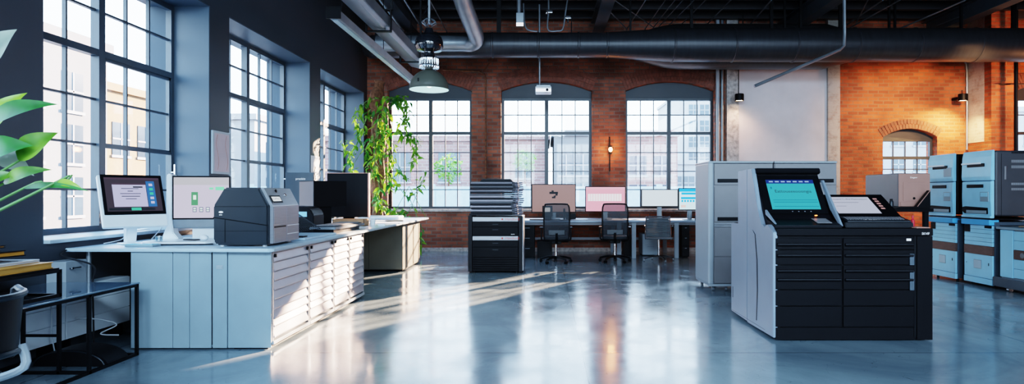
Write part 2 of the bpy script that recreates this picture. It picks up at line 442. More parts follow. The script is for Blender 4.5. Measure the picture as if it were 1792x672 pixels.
# left wall
LW = [(-1.3, 1.25), (1.9, 4.45), (5.13, 7.68), (8.15, 10.95), (11.45, 14.2)]
SILL, HEAD = .93, 3.72
m = M()
m.box(OUT, XW, YR, YB, 0, SILL); m.box(OUT, XW, YR, YB, HEAD, ZC)
e = YR
for a, b in LW:
    m.box(OUT, XW, e, a, SILL, HEAD); e = b
m.box(OUT, XW, e, YB, SILL, HEAD)
struct('wall_left', m, MT['slate'], smooth=False)

def win_left(i, a, b, rows=(.99, 1.4, 1.87, 2.34, 2.82, 3.27, 3.66)):
    r = sempty('window_%d' % i, (XG, (a+b)/2, SILL))
    # sloped reveal lining
    m = M()
    for yy, s_ in ((a, 1), (b, -1)):
        m.mi = 0; m.box(XG, XW-.004, min(yy, yy+s_*.012), max(yy, yy+s_*.012), SILL+.002, HEAD-.002)
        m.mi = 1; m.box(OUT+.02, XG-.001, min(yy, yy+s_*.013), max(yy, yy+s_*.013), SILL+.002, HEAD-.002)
    m.mi = 0
    m.box(OUT+.04, XW-.004, a+.013, b-.013, HEAD-.014, HEAD-.002)
    m.out('reveal', [MT['jamb'], MT['outer']], r, smooth=False)
    m = M(); m.box(XG+.04, XW+.05, a+.013, b-.013, SILL+.001, SILL+.035, .008)
    m.out('sill', MT['sill'], r)
    a += .014; b -= .014
    mid = (a+b)/2
    m = M()
    for yy in (a, b): m.box(XG-.03, XG+.04, yy-.001 if yy == a else yy-.055, yy+.055 if yy == a else yy+.001, SILL+.035, HEAD-.015)
    m.box(XG-.03, XG+.04, a+.055, b-.055, SILL+.035, SILL+.095); m.box(XG-.03, XG+.04, a+.055, b-.055, HEAD-.08, HEAD-.015)
    m.box(XG-.035, XG+.055, mid-.045, mid+.045, SILL+.095, HEAD-.08)           # central mullion
    m.box(XG-.033, XG+.05, a+.055, b-.055, 2.79, 2.86)                          # transom
    m.out('frame', MT['steel_blue'], r, smooth=False)
    m = M()
    for h0, h1 in ((a+.055, mid-.045), (mid+.045, b-.055)):
        for k in (1, 2):
            yy = h0+(h1-h0)*k/3
            m.box(XG-.02, XG+.02, yy-.011, yy+.011, SILL+.095, HEAD-.08)
        for z in rows[1:]:
            if z < HEAD-.1 and abs(z-2.82) > .05: m.box(XG-.019, XG+.021, h0, h1, z-.011, z+.011)
    # opening vent sash
    h0, h1 = mid+.05, b-.06
    for q in ((h0, h1, 1.87-.03, 1.87+.02), (h0, h1, 2.76, 2.79), (h0, h0+.03, 1.87, 2.79), (h1-.03, h1, 1.87, 2.79)):
        m.box(XG, XG+.035, *q)
    m.out('glazing_bars', MT['steel_blue'], r, smooth=False)
    m = M(); m.box(XG-.004, XG, a+.05, b-.05, SILL+.09, HEAD-.07); m.out('glass', MT['glass'], r, smooth=False)
    m = M(); m.cyl((XG+.05, b-.07, 1.62), (XG+.09, b-.07, 1.62), .012); m.box(XG+.085, XG+.1, b-.08, b-.06, 1.58, 1.72); m.out('latch', MT['chrome'], r)
    return r
for i, (a, b) in enumerate(LW): win_left(i+1, a, b)

# back wall, arched openings  (x0, x1, sill, spring, apex)
BW = [(PX(678, YB), PX(825, YB), 1.0, 3.80, 4.02), (PX(877, YB), PX(1036, YB), 1.0, 3.80, 4.02), (PX(1095, YB), PX(1251, YB), 1.0, 3.80, 4.02),
      (PX(1545, YB), PX(1640, YB), 1.2, 2.70, 2.90), (11.12, 13.2, 1.0, 3.8, 4.02)]
def arch_z(o, x):
    x0, x1, s, sp, ap = o
    h = (x1-x0)/2; rise = ap-sp; R = (h*h+rise*rise)/(2*rise); c = (x0+x1)/2
    return ap-R+math.sqrt(max(0, R*R-(x-c)**2))
m = M(); e = OUT
TH = .42
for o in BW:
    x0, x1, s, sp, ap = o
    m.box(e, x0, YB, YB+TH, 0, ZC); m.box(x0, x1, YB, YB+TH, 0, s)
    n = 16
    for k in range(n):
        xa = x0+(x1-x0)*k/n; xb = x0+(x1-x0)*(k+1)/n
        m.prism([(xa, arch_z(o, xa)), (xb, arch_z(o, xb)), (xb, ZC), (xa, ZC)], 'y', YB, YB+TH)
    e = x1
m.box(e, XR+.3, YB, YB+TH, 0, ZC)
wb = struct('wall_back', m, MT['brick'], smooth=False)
for j, o in enumerate(BW):
    x0, x1, s, sp, ap = o
    h = (x1-x0)/2; rise = ap-sp; R = (h*h+rise*rise)/(2*rise); c = (x0+x1)/2; cz = ap-R
    ang = math.asin(min(1, h/R)); 
    m = M()
    rings = 3 if j != 3 else 2
    for q in range(rings):
        r0 = R+.004+q*.112; bwid = .072
        n = int(2*ang*r0/bwid)
        for k in range(n):
            t = -ang+2*ang*(k+.5)/n
            mt = Matrix.Translation((c, YB-.004, cz)) @ Matrix.Rotation(t, 4, 'Y')
            d = random.uniform(-.004, .006)
            m.box(-bwid/2+.004, bwid/2-.004, -.012+d, .01, r0, r0+.104, mtx=mt)
    m.out('brick_arch', MT['brick_arch'], wb, smooth=False)
    m = M(); m.box(x0-.02, x1+.02, YB-.05, YB+.2, s-.06, s+.001, .008); m.out('stone_ledge', MT['rough_plaster'], wb)

def win_back(i, o, cols=6, rows=None, trans=2.81, panel=3.64):
    x0, x1, s, sp, ap = o
    r = sempty('window_%d' % i, ((x0+x1)/2, YG, s))
    x0 += .004; x1 -= .004
    mid = (x0+x1)/2
    m = M()
    # arched spandrel panel above the glazing
    n = 14
    for k in range(n):
        xa = x0+(x1-x0)*k/n; xb = x0+(x1-x0)*(k+1)/n
        m.prism([(xa, panel), (xb, panel), (xb, arch_z(o, xb)-.004), (xa, arch_z(o, xa)-.004)], 'y', YG-.05, YG+.02)
    m.out('arched_panel', MT['arch_panel'], r, smooth=False)
    m = M()
    m.box(x0, x0+.06, YG-.04, YG+.04, s+.002, panel); m.box(x1-.06, x1, YG-.04, YG+.04, s+.002, panel)
    m.box(x0+.06, x1-.06, YG-.04, YG+.04, s+.002, s+.06); m.box(x0+.06, x1-.06, YG-.06, YG+.04, panel-.05, panel)
    m.box(x0+.06, x1-.06, YG-.045, YG+.035, trans-.035, trans+.035)
    if cols > 4: m.box(mid-.045, mid+.045, YG-.05, YG+.04, s+.06, panel-.05)
    m.out('frame', MT['steel_black'], r, smooth=False)
    m = M()
    if cols > 4: spans = ((x0+.06, mid-.045), (mid+.045, x1-.06)); kk = cols//2
    else: spans = ((x0+.06, x1-.06),); kk = cols
    for h0, h1 in spans:
        for k in range(1, kk):
            xx = h0+(h1-h0)*k/kk; m.box(xx-.011, xx+.011, YG-.02, YG+.02, s+.06, panel-.05)
        for z in rows: m.box(h0, h1, YG-.019, YG+.021, z-.011, z+.011)
    m.out('glazing_bars', MT['steel_black'], r, smooth=False)
    m = M(); m.box(x0+.05, x1-.05, YG-.003, YG, s+.05, panel-.04); m.out('glass', MT['glass'], r, smooth=False)
RW = (1.46, 1.90, 2.35, 3.25)
for i in range(3): win_back(6+i, BW[i], 6, RW)
win_back(9, BW[3], 4, (1.95,), 2.22, 2.66)
win_back(10, BW[4], 6, RW)

# columns, plaster field and pier of the back wall
m = M(); m.box(PX(1269, YB), PX(1290, YB)-.003, YB-.14, YB-.001, 0, ZC); struct('wall_back_column', m, MT['rough_plaster'], smooth=False)
m = M(); m.box(PX(1290, YB), PX(1445, YB), YB-.05, YB-.001, 0, ZC-.7); struct('wall_back_plaster_panel', m, MT['plaster'], smooth=False)
m = M(); m.box(PX(1445, YB)+.003, PX(1466, YB), YB-.12, YB-.001, 0, ZC); struct('wall_back_column.001', m, MT['brick_old'], smooth=False)
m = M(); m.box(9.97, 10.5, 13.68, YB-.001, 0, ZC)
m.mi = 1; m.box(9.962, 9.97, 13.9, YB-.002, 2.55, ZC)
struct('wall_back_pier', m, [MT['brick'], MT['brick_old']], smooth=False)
m = M(); m.box(XW+.01, XR, YB-.03, YB-.001, 0, .09); struct('baseboard_back', m, MT['rough_plaster'], smooth=False)
# right and rear walls
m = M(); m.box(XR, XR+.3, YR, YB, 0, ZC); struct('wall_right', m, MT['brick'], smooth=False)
m = M(); RWN = [(-3.4, -.6), (.6, 3.4), (4.6, 7.4), (8.6, 11.4)]
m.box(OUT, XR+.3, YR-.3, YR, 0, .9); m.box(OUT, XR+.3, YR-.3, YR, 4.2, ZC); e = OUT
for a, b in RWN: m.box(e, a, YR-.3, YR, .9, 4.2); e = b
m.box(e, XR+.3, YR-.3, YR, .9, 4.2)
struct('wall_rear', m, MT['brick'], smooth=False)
for i, (a, b) in enumerate(RWN):
    r = sempty('window_%d' % (11+i), ((a+b)/2, YR-.15, .9))
    m = M()
    for k in range(7): xx = a+.02+(b-a-.04)*k/6; m.box(xx-.02, xx+.02, YR-.18, YR-.12, .9, 4.2)
    for k in range(7): zz = .92+3.26*k/6; m.box(a, b, YR-.175, YR-.125, zz-.02, zz+.02)
    m.out('frame', MT['steel_black'], r, smooth=False)
    m = M(); m.box(a, b, YR-.152, YR-.15, .9, 4.2); m.out('glass', MT['glass'], r, smooth=False)

# =========================================================== outside
OB1 = brick_mat('outside_brick', (.30, .19, .175), (.21, .13, .12), (.33, .28, .27), bw=.5, bh=.17, ms=.02, blotch=.15)
OB2 = mat('outside_beige', (0.210, 0.165, 0.130), .9, var=.1); OB3 = mat('outside_grey', (0.170, 0.180, 0.190), .9, var=.12, scale=.6)
OB4 = mat('outside_white', (0.310, 0.330, 0.350), .8, var=.06); OB5 = mat('outside_orange', (0.275, 0.165, 0.085), .9, var=.12)
OBM = mat('outside_mauve', (0.150, 0.135, 0.155), .9, var=.05)
OG = mat('outside_glass', (.05, .08, .11), .15, var=.2, scale=.7); OT = mat('outside_trim', (.3, .32, .34), .7)
m = M(); m.box(-70, 90, YB+.6, 130, -.6, -.5); m.box(-70, OUT-.1, -40, YB+.6, -.6, -.5)
struct('ground', m, mat('outside_paving', (.2, .22, .23), .9, var=.1, scale=.3), smooth=False)
def building(label, x0, x1, y0, y1, z, wall, face, nx, nz, w, h, z0=1.0, cat='building', trim=True, margin=.8):
    r = thing('building', label, cat, ((x0+x1)/2, (y0+y1)/2, -.5), group=None)
    m = M(); m.box(x0, x1, y0, y1, -.5, z); m.box(x0-.15, x1+.15, y0-.15, y1+.15, z, z+.3); m.out('wall', wall, r, smooth=False)
    for i in range(nx):
        for k in range(nz):
            zz = z0+(z-.8-z0)*(k+.5)/nz
            if face == '-y':
                c = x0+margin+(x1-x0-2*margin)*(i+.5)/nx
                m = M(); m.box(c-w/2, c+w/2, y0-.03, y0-.005, zz-h/2, zz+h/2); pw = m.out('window', OG, r, smooth=False)
                m = M(); m.box(c-w/2-.06, c+w/2+.06, y0-.06, y0-.03, zz-h/2-.1, zz-h/2); m.box(c-.03, c+.03, y0-.05, y0-.03, zz-h/2, zz+h/2); m.box(c-w/2, c+w/2, y0-.05, y0-.03, zz-.03, zz+.03)
            else:
                c = y0+margin+(y1-y0-2*margin)*(i+.5)/nx
                m = M(); m.box(x1+.005, x1+.03, c-w/2, c+w/2, zz-h/2, zz+h/2); pw = m.out('window', OG, r, smooth=False)
                m = M(); m.box(x1+.03, x1+.06, c-w/2-.06, c+w/2+.06, zz-h/2-.1, zz-h/2); m.box(x1+.03, x1+.05, c-.03, c+.03, zz-h/2, zz+h/2); m.box(x1+.03, x1+.05, c-w/2, c+w/2, zz-.03, zz+.03)
            m.out('sash', OT, pw, smooth=False)
    return r
building('low brick building across the way behind the hanging vine window', -13, -3.2, 34, 42, 4.3, OB1, '-y', 3, 1, 1.2, 1.6, z0=2.2)
building('narrow brick building seen through left half of middle arched window', -2.6, .1, 34, 41, 4.4, OB1, '-y', 1, 1, .9, 1.3, z0=2.2)
building('grey block with wide glazing in right half of middle arched window', .45, 3.6, 33, 41, 4.5, OB3, '-y', 3, 2, .8, 1.1, z0=.6, margin=.2)
building('red brick building in left half of the third arched window', 4.0, 6.9, 32, 40, 4.4, OB1, '-y', 2, 2, .9, 1.0, z0=.6, margin=.2)
building('pale low building with flat roof beyond the third arched window', 8.0, 12.5, 46, 54, 3.6, OB4, '-y', 3, 1, .9, 1.0, z0=1.6)
building('tall white office tower far beyond the third arched window', 13.6, 22, 62, 74, 11.5, OB4, '-y', 6, 6, .9, 1.1, z0=1)
building('pale building seen through small arched window on the right', 18, 30, 36, 44, 6.2, OB4, '-y', 8, 3, .8, .8, z0=.8)
building('grey rendered building outside the nearest big left window', -22, -16, 9, 22.3, 6.5, OB3, '+x', 7, 3, .9, 1.3, z0=.4)
building('tall mauve building rising behind the grey rendered one', -34, -26, 14, 31, 12.5, OBM, '+x', 6, 6, 1.1, 1.5, z0=1)
building('ochre brick house outside the nearest left window', -24, -17, 22.9, 30.5, 5.4, OB5, '+x', 4, 2, 1., 1.3, z0=.4)
building('long pale building outside the farther left windows', -26, -15, 31.5, 58, 5.2, OB4, '+x', 12, 2, 1.1, 1.4, z0=.6)
m = M(); m.box(-13, 10, 27, 27.25, -.5, 1.7); m.mi = 0
for k in range(12): m.box(-13+k*2-.12, -13+k*2+.12, 26.95, 27, -.5, 1.8)
tag(m.out('garden_wall', mat('pale_boundary_wall', (.36, .50, .55), .8, var=.1), smooth=False), 'long pale boundary wall outside behind the arched windows', 'wall')
for k, (x, yy, h, r_) in enumerate(((-4.6, 29, 2.6, .7), (-1.0, 29.5, 3.0, .55))):
    t = thing('tree', ('small round green tree outside the vine window', 'small green tree outside the middle arched window')[k], 'tree', (x, yy, -.5))
    m = M(); m.cyl((x, yy, -.5), (x, yy, h-.3), .06, .03); m.out('trunk', MT['bark'], t)
    m = M()
    for q in range(260):
        v = Vector((random.gauss(0, 1), random.gauss(0, 1), random.gauss(0, 1))).normalized()*r_*random.uniform(.5, 1)
        c = Vector((x, yy, h))+v; m.leaf(c, c+Vector((random.uniform(-.2, .2), random.uniform(-.2, .2), random.uniform(-.15, .1))), (random.random(), random.random(), .3), .13, n=3)
    m.out('foliage', MT['leaf'], t, smooth=False)
# =========================================================== left counter run
XF = -2.385      # face of the drawer columns
# storage cabinet (end panels facing the camera)
t = thing('storage_cabinet', 'pale blue-grey cabinet with flat panels at the near end of the long counter', 'cabinet', (-3.18, 6.6, 0))
m = M(); m.box(-3.60, -2.77, 5.33, 8.0, .02, .85, .004); m.out('body', MT['bluegrey'], t)
for a, b in ((-3.603, -3.24), (-3.236, -3.095), (-3.091, -2.905), (-2.893, -2.768)):
    m = M(); m.box(a, b, 5.308, 5.329, .014, .85, .004); p = m.out('front_panel', MT['bluegrey'], t)
m = M(); m.box(-2.86, -2.80, 5.303, 5.3075, .70, .735, .002); m.box(-2.853, -2.807, 5.3, 5.303, .707, .728); m.out('latch', MT['cablight'], t)
m = M(); m.box(-2.904, -2.894, 5.318, 5.329, .04, .85); m.out('reveal_strip', MT['black'], t)
m = M(); m.box(-3.58, -2.79, 5.38, 7.95, .0, .019); m.out('plinth', MT['black'], t)
# louvred drawer columns
yc = [5.335, 6.17, 6.88, 7.43, 8.02]
lab = ['louvred drawer column nearest the camera, widest of the four under the counter', 'louvred drawer column second from the camera under the counter',
       'louvred drawer column third from the camera under the counter', 'farthest louvred drawer column, next to the gap under the counter']
for c in range(4):
    y0, y1 = yc[c]+.004, yc[c+1]-.004
    t = thing('drawer_cabinet', lab[c], 'drawer cabinet', (-2.57, (y0+y1)/2, 0), group='louvred drawer columns under the counter')
    m = M(); m.box(-2.763, XF-.03, y0, y1, .07, .85, .003); m.out('body', MT['bluegrey'] if c == 0 else MT['cabgrey'], t)
    if c == 0:
        m = M(); m.box(-2.763, XF-.004, y0-.022, y0-.002, .014, .85, .003); m.out('end_panel', MT['bluegrey'], t)
    m = M()
    m.box(XF-.03, XF, y0, y0+.022, .07, .85); m.box(XF-.03, XF, y1-.022, y1, .07, .85); m.box(XF-.03, XF, y0+.022, y1-.022, .835, .85)
    m.out('face_frame', MT['silverp'], t, smooth=False)
    m = M(); m.box(-2.72, XF-.04, y0, y1, .0, .069); m.out('plinth', MT['black'], t, smooth=False)
    m = M(); m.box(XF-.045, XF+.012, y0, y1, .035, .068, .006); m.out('kick_rail', MT['cablight'], t)
    nr = 9
    zs = [.832-(.832-.085)*k/nr for k in range(nr+1)]
    zs[-2] += .012
    for k in range(nr):
        zt, zb = zs[k]-.004, zs[k+1]+.004
        m = M()
        m.prism([(XF-.028, zt), (XF-.016, zt), (XF+.006, zb+.012), (XF+.006, zb+.003), (XF+.001, zb), (XF-.028, zb+.006)], 'y', y0+.025, y1-.025, .0015)
        m.out('drawer', MT['drawerw'], t)
    m = M()
    for yy in (y0+.05, y1-.05):
        m.box(XF-.005, XF+.012, yy-.014, yy+.014, .795, .826, .003)
    m.out('lock', MT['black'], t)
# olive cabinet further on
t = thing('storage_cabinet', 'olive-grey two-door cabinet in shade at the far end of the long counter', 'cabinet', (-2.9, 11.2, 0))
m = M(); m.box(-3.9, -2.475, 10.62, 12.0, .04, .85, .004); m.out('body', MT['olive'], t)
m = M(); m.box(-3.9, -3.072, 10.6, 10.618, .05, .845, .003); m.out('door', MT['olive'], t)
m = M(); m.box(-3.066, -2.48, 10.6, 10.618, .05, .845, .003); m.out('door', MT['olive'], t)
m = M(); m.box(-3.85, -2.5, 10.66, 11.95, 0.02, .039); m.cyl((-2.56, 10.68, 0), (-2.56, 10.68, .03), .02); m.out('plinth', MT['black'], t)
# continuous worktop
m = M(); m.prism([(-4.17, 5.30), (-2.375, 5.24), (-2.345, 5.27), (-2.345, 12.25), (-2.43, 12.33), (-4.17, 12.33)], 'z', .852, .882, .006)
t = m.out('worktop', MT['top']); tag(t, 'long pale blue-grey counter top along the left window wall', 'countertop')
m = M(); m.cyl((-4.05, 5.42, 0), (-4.05, 5.42, .851), .02); m.box(-4.1, -4.0, 5.37, 5.47, 0, .01); 
tag(m.out('table_leg_post', MT['galv']), 'slim grey post holding up the window end of the counter', 'support post')

# --- touch monitor tilted back (left)
def monitor_tilted():
    t = thing('touch_monitor', 'black-bezel touch monitor in white casing, tilted back on the counter beside the window', 'monitor', (-3.85, 5.70, .882), math.radians(50)); t.scale = (.87, .87, 1.03)
    T = Matrix.Translation((0, 0, .435)) @ Matrix.Rotation(math.radians(-27), 4, 'X')
    m = M(); m.box(-.30, .30, 0, .05, -.30, .22, .018, mtx=T); m.out('casing', MT['white'], t, world=False)
    m = M(); m.box(-.275, .295, -.012, -.001, -.185, .215, .006, mtx=T); b = m.out('bezel', MT['black'], t, world=False)
    m = M()
    def r(x0, x1, z0, z1, i, d): 
        m.mi = i; m.box(x0, x1, -.0125-d, -.0125-d+.0004, z0, z1, mtx=T)
    r(-.245, .265, -.155, .185, 0, 0)
    r(-.245, .265, .165, .185, 1, .0006)
    r(-.18, .13, -.11, .125, 2, .0008); r(-.18, .13, .112, .126, 1, .0014)
    r(.135, .215, -.11, .15, 3, .0008)
    for k in range(5): r(.16, .195, .1-k*.045, .125-k*.045, 4 if k in (1, 2) else 2, .0014)
    for k, w in enumerate((.16, .05, .19, .17, .10)): r(-.02-w/2, -.02+w/2, .07-k*.026, .076-k*.026, 5, .0016)
    r(.01, .10, .082, .095, 5, .0016)
    r(-.23, .19, -.145, -.122, 5, .0016); r(-.03, .06, -.147, -.12, 4, .002)
    m.out('screen', [glow('screen_dark', (.035, .03, .04), 1.0), glow('screen_bar', (.05, .035, .05), 1.), glow('screen_lilac', (.33, .33, .50), 1.), glow('screen_blue', (.03, .10, .26), 1.), glow('screen_green', (.05, .35, .22), 1.), MT['ink']], b, smooth=False, world=False)
    m = M(); m.prism([(.01, .17), (.07, .21), (.13, .21), (.13, .012), (.05, .012)], 'x', -.05, .05, .01); m.box(-.10, .06, -.0, .17, 0.002, .014, .005); m.out('stand', MT['white'], t, world=False)
monitor_tilted()
# --- all in one computer (white)
def allinone():
    t = thing('desktop_computer', 'white all-in-one computer with lilac screen and thick white spine beside the big printer', 'computer', (-3.40, 6.05, .912), math.radians(10))
    m = M(); m.box(-.265, .265, -.008, .03, .105, .62, .012); m.out('casing', MT['galv'], t, world=False)
    m = M(); m.prism([(-.20, 0.0), (-.25, .06), (-.266, .2), (-.266, .635), (-.305, .64), (-.312, .62), (-.315, .12), (-.36, .0)], 'y', -.03, .10, .008); m.out('spine', MT['white'], t, world=False)
    m = M(); m.box(-.265, .265, -.014, -.009, .19, .62, .004); b = m.out('bezel', MT['black'], t, world=False)
    m = M()
    def r(x0, x1, z0, z1, i, d=0.): m.mi = i; x0 *= .8; x1 *= .8; m.box(x0, x1, -.0155-d, -.015-d, z0, z1)
    r(-.315, .315, .205, .605, 0); r(-.315, .315, .53, .605, 1, .0006)
    r(-.115, -.04, .33, .46, 2, .001); r(-.095, -.06, .385, .43, 3, .0016)
    for k in range(3):
        r(-.10+k*.075, -.055+k*.075, .262, .312, 4, .001); r(-.092+k*.075, -.063+k*.075, .27, .282, 3, .0016); r(-.092+k*.075, -.063+k*.075, .29, .304, 3, .0016)
    r(.09, .135, .485, .505, 5, .001); r(.16, .26, .478, .512, 5, .001)
    m.out('screen', [glow('screen_pale_lilac', (.42, .38, .48), 1.), glow('screen_grey', (.34, .33, .35), 1.), glow('screen_icon_green', (.06, .20, .09), 1.), glow('screen_icon_white', (.6, .75, .65), 1.), glow('screen_icon_grey', (.12, .12, .2), 1.), glow('screen_text_green', (.15, .6, .3), 1.)], b, smooth=False, world=False)
    m = M(); m.prism([(.03, .0), (.16, .0), (.15, .012), (.07, .03), (.05, .25), (.031, .25)], 'x', -.1, .14, .004); m.out('stand', MT['white'], t, world=False)
allinone()
m = M(); m.prism([(-3.72, 5.63), (-3.64, 5.56), (-3.12, 5.60), (-3.0, 5.75), (-3.0, 6.25), (-3.76, 6.25), (-3.78, 5.72)], 'z', .896, .9115, .006)
m.box(-3.75, -3.70, 5.75, 6.22, .883, .896); m.box(-3.10, -3.05, 5.7, 6.22, .883, .896)
tag(m.out('monitor_riser', MT['white']), 'white curved riser tray under the all-in-one computer', 'riser')
t = thing('keyboard', 'small pale blue keyboard tucked under the front of the white riser', 'keyboard', (-3.62, 5.50, .8825), math.radians(-3))
m = M(); m.box(-.13, .13, -.06, .05, 0, .018, .004); m.out('body', MT['bluegrey'], t, world=False)
m = M()
for i in range(13):
    for j in range(4): m.box(-.122+i*.0188, -.107+i*.0188, -.054+j*.024, -.036+j*.024, .018, .023)
m.out('keys', MT['sky_blue'], t, world=False, smooth=False)
t = thing('computer_mouse', 'white mouse lying on the riser beside the all-in-one computer', 'mouse', (-3.22, 5.76, .912), math.radians(60))
m = M(); m.sph((0, 0, .029), .05, (.65, 1.15, .55)); m.out('shell', MT['white'], t, world=False)
t = thing('mobile_phone', 'dark phone lying flat on the white riser in front of screen', 'phone', (-3.38, 5.84, .912), math.radians(70))
m = M(); m.box(-.035, .035, -.075, .075, 0, .009, .004); m.out('body', MT['black'], t, world=False)
m = M(); m.box(-.031, .031, -.069, .069, .0092, .0098); m.out('screen', MT['navy'], t, world=False)
t = thing('drinking_glass', 'small clear glass standing on the riser at the computer spine', 'glass', (-3.60, 5.69, .912))
m = M(); m.lathe([(.001, .004), (.03, .004), (.034, .05), (.032, .05), (.028, .008), (.001, .008)], n=20); m.out('body', glass_mat('clear_glass', (.8, .88, .92), .25), t, world=False)
t = thing('tissue_box', 'small white box standing on the riser against the big printer', 'box', (-3.10, 5.92, .912))
m = M(); m.box(-.035, .06, -.06, .06, 0, .075, .006); m.out('body', MT['white'], t, world=False)

# --- big label printer
def label_printer():
    x0, x1, y0, y1, z0, z1 = -2.975, -2.455, 5.47, 6.08, .895, 1.41
    t = thing('label_printer', 'large dark slate printer with sloped top and silver control face on the counter corner', 'printer', ((x0+x1)/2, (y0+y1)/2, .882))
    poly = [(x0+.03, z0), (x1-.03, z0), (x1-.03, 1.245), (x1-.115, z1), (x0+.10, z1), (x0, 1.245), (x0, z0+.04)]
    m = M(); m.prism(poly, 'y', y0, y1, .012); m.out('body', MT['navy'], t)
    # silver face on +x
    m = M(); m.prism([(x1-.029, z0+.01), (x1, z0+.01), (x1, 1.245), (x1-.085, z1-.004), (x1-.112, z1-.004), (x1-.029, 1.245)], 'y', y0+.035, y1-.004, .003)
    fp = m.out('front_panel', MT['silverp'], t)
    m = M(); m.box(x1+.0005, x1+.004, y0+.05, y0+.31, 1.075, 1.235, .002); m.out('door', MT['silverp'], t)
    m = M(); m.box(x1+.0005, x1+.004, y0+.32, y1-.01, 1.075, 1.235, .002); m.out('door', MT['silverp'], t)
    m = M(); m.box(x1+.0005, x1+.004, y0+.05, y0+.31, .91, 1.04, .002); m.out('door', MT['silverp'], t)
    for a, b in ((.985, 1.06), (.91, .98)):
        m = M(); m.box(x1+.0005, x1+.005, y0+.32, y1-.01, a, b, .002); d = m.out('drawer', MT['silverp'], t)
        m = M(); m.box(x1+.005, x1+.009, y0+.33, y1-.02, b-.008, b-.001); m.out('handle', MT['white'], d)
    m = M(); m.box(x1-.002, x1+.0045, y0+.06, y0+.3, 1.045, 1.06); m.out('label_slot', MT['black'], t)
    # lcd on the slope
    d = Vector((-.085, 0, z1-.004-1.245)).normalized(); nrm = Vector((d.z, 0, -d.x))
    def slope(u, v, h): return Vector((x1, u, 1.245))+d*v+nrm*h
    def plate(u0, u1, v0, v1, h0, h1, m):
        pts = [slope(u0, v0, h0), slope(u1, v0, h0), slope(u1, v1, h0), slope(u0, v1, h0)]
        q = [slope(u0, v0, h1), slope(u1, v0, h1), slope(u1, v1, h1), slope(u0, v1, h1)]
        m.face(pts[::-1]); m.face(q)
        for i in range(4): j = (i+1) % 4; m.face([pts[i], pts[j], q[j], q[i]])
    m = M(); plate(y0+.06, y0+.27, .03, .105, .001, .006, m); b = m.out('display', MT['black'], t)
    m = M(); plate(y0+.078, y0+.252, .045, .09, .0062, .007, m); m.out('lcd', glow('lcd_grey', (.45, .48, .5), .8), b)
    text('COMPACT', .034, tbasis(slope(y0+.165, .067, .0075), (0, 1, 0), d), MT['ink'], b)
    m = M(); m.cyl(slope(y0+.40, .11, .0), slope(y0+.40, .11, .008), .016); m.cyl(slope(y0+.40, .11, .008), slope(y0+.40, .11, .010), .010); m.out('button', MT['chrome'], t)
    m = M(); m.sph(slope(y0+.25, .15, .0), .022, (.4, 1, .9)); m.out('knob', MT['black'], t)
    # seams on the dark side
    m = M(); m.box(x0+.015, x1-.03, y0-.003, y0-.0005, 1.238, 1.241)
    m.prism([(x0+.002, 1.148), (x1-.03, 1.075), (x1-.03, 1.066), (x0+.002, 1.139)], 'y', y0-.003, y0-.0005)
    m.box(x0+.01, x1-.03, y0-.003, y0-.0005, 1.02, 1.0225); m.box(x0+.105, x0+.108, y0-.003, y0-.0005, .92, 1.13)
    m.out('side_seam', MT['black'], t, smooth=False)
    m = M(); m.sph((x0+.07, y0-.002, 1.19), .02, (1, .15, .45)); m.box(x0+.055, x0+.08, y0-.004, y0-.001, 1.163, 1.168); m.out('emblem', MT['wtext'], t)
    m = M()
    for xx in (x0+.06, x1-.08):
        for yy in (y0+.05, y1-.05): m.cyl((xx, yy, .882), (xx, yy, .896), .018)
    m.out('rubber_foot', MT['white'], t)
label_printer()
# --- machines behind it
t = thing('monitor', 'large black monitor at the back of the counter, its right edge catching the sun', 'monitor', (-3.1, 9.6, .882), 0)
m = M(); m.box(PX(573, 9.6), PX(645, 9.6), 9.58, 9.64, .99, PZ(303, 9.6), .008); m.out('screen', MT['black'], t)
m = M(); m.box(PX(644.5, 9.6), PX(646.5, 9.6), 9.57, 9.645, .985, PZ(302.5, 9.6)); m.box(PX(573, 9.6), PX(645, 9.6), 9.57, 9.58, PZ(303.5, 9.6), PZ(302.5, 9.6)); m.out('edge_strip', MT['taupe'], t)  # taupe strips paint in the sunlit highlight along the edge
m = M(); m.box(-3.2, -3.02, 9.65, 9.69, .9, 1.2, .01); m.box(-3.3, -2.9, 9.5, 9.75, .883, .9, .005); m.out('stand', MT['black'], t)
t = thing('monitor', 'slate-grey back of a monitor with small white lettering, behind the big printer', 'monitor', (-3.75, 8.9, .882), 0)
m = M(); m.box(PX(500, 8.9), PX(549, 8.9), 8.88, 8.93, 1.0, PZ(302, 8.9), .01); m.out('casing', MT['steel_blue'], t)
text('precisio', .045, tbasis((PX(527, 8.9), 8.877, PZ(313, 8.9)), (1, 0, 0), (0, 0, 1)), MT['wtext'], t)
m = M(); m.box(-3.68, -3.55, 8.94, 8.98, .9, 1.2, .01); m.box(-3.75, -3.48, 8.8, 9.05, .883, .9, .005); m.out('stand', MT['black'], t)
t = thing('computer_tower', 'boxy computer case with slate left side and black front between monitors', 'computer case', (PX(549, 8.0), 8.0, .882), math.radians(45))
m = M(); m.box(.0, .46, .0, .44, .30, .64, .004); m.mi = 1; m.box(-.004, .0, .002, .438, .302, .638); m.mi = 0; m.box(-.002, .462, -.002, .442, .6405, .645)
m.box(.03, .26, .03, .30, 0.001, .30, .004)
m.out('body', [MT['kblack'], MT['steel_blue']], t, world=False)
t = thing('desk_printer', 'low black printer with rounded hood and pale label behind the big printer', 'printer', (-3.08, 7.35, .882), 0)
m = M(); m.prism([(-3.36, .885), (-2.79, .885), (-2.79, 1.10), (-2.83, 1.17), (-2.9, 1.20), (-3.36, 1.22)], 'y', 7.35, 7.7, .012); m.out('body', MT['blackp'], t)
m = M(); m.box(-2.84-.14, -2.84-.03, 7.343, 7.349, 1.08, 1.14); m.out('label_plate', MT['sky_blue'], t)
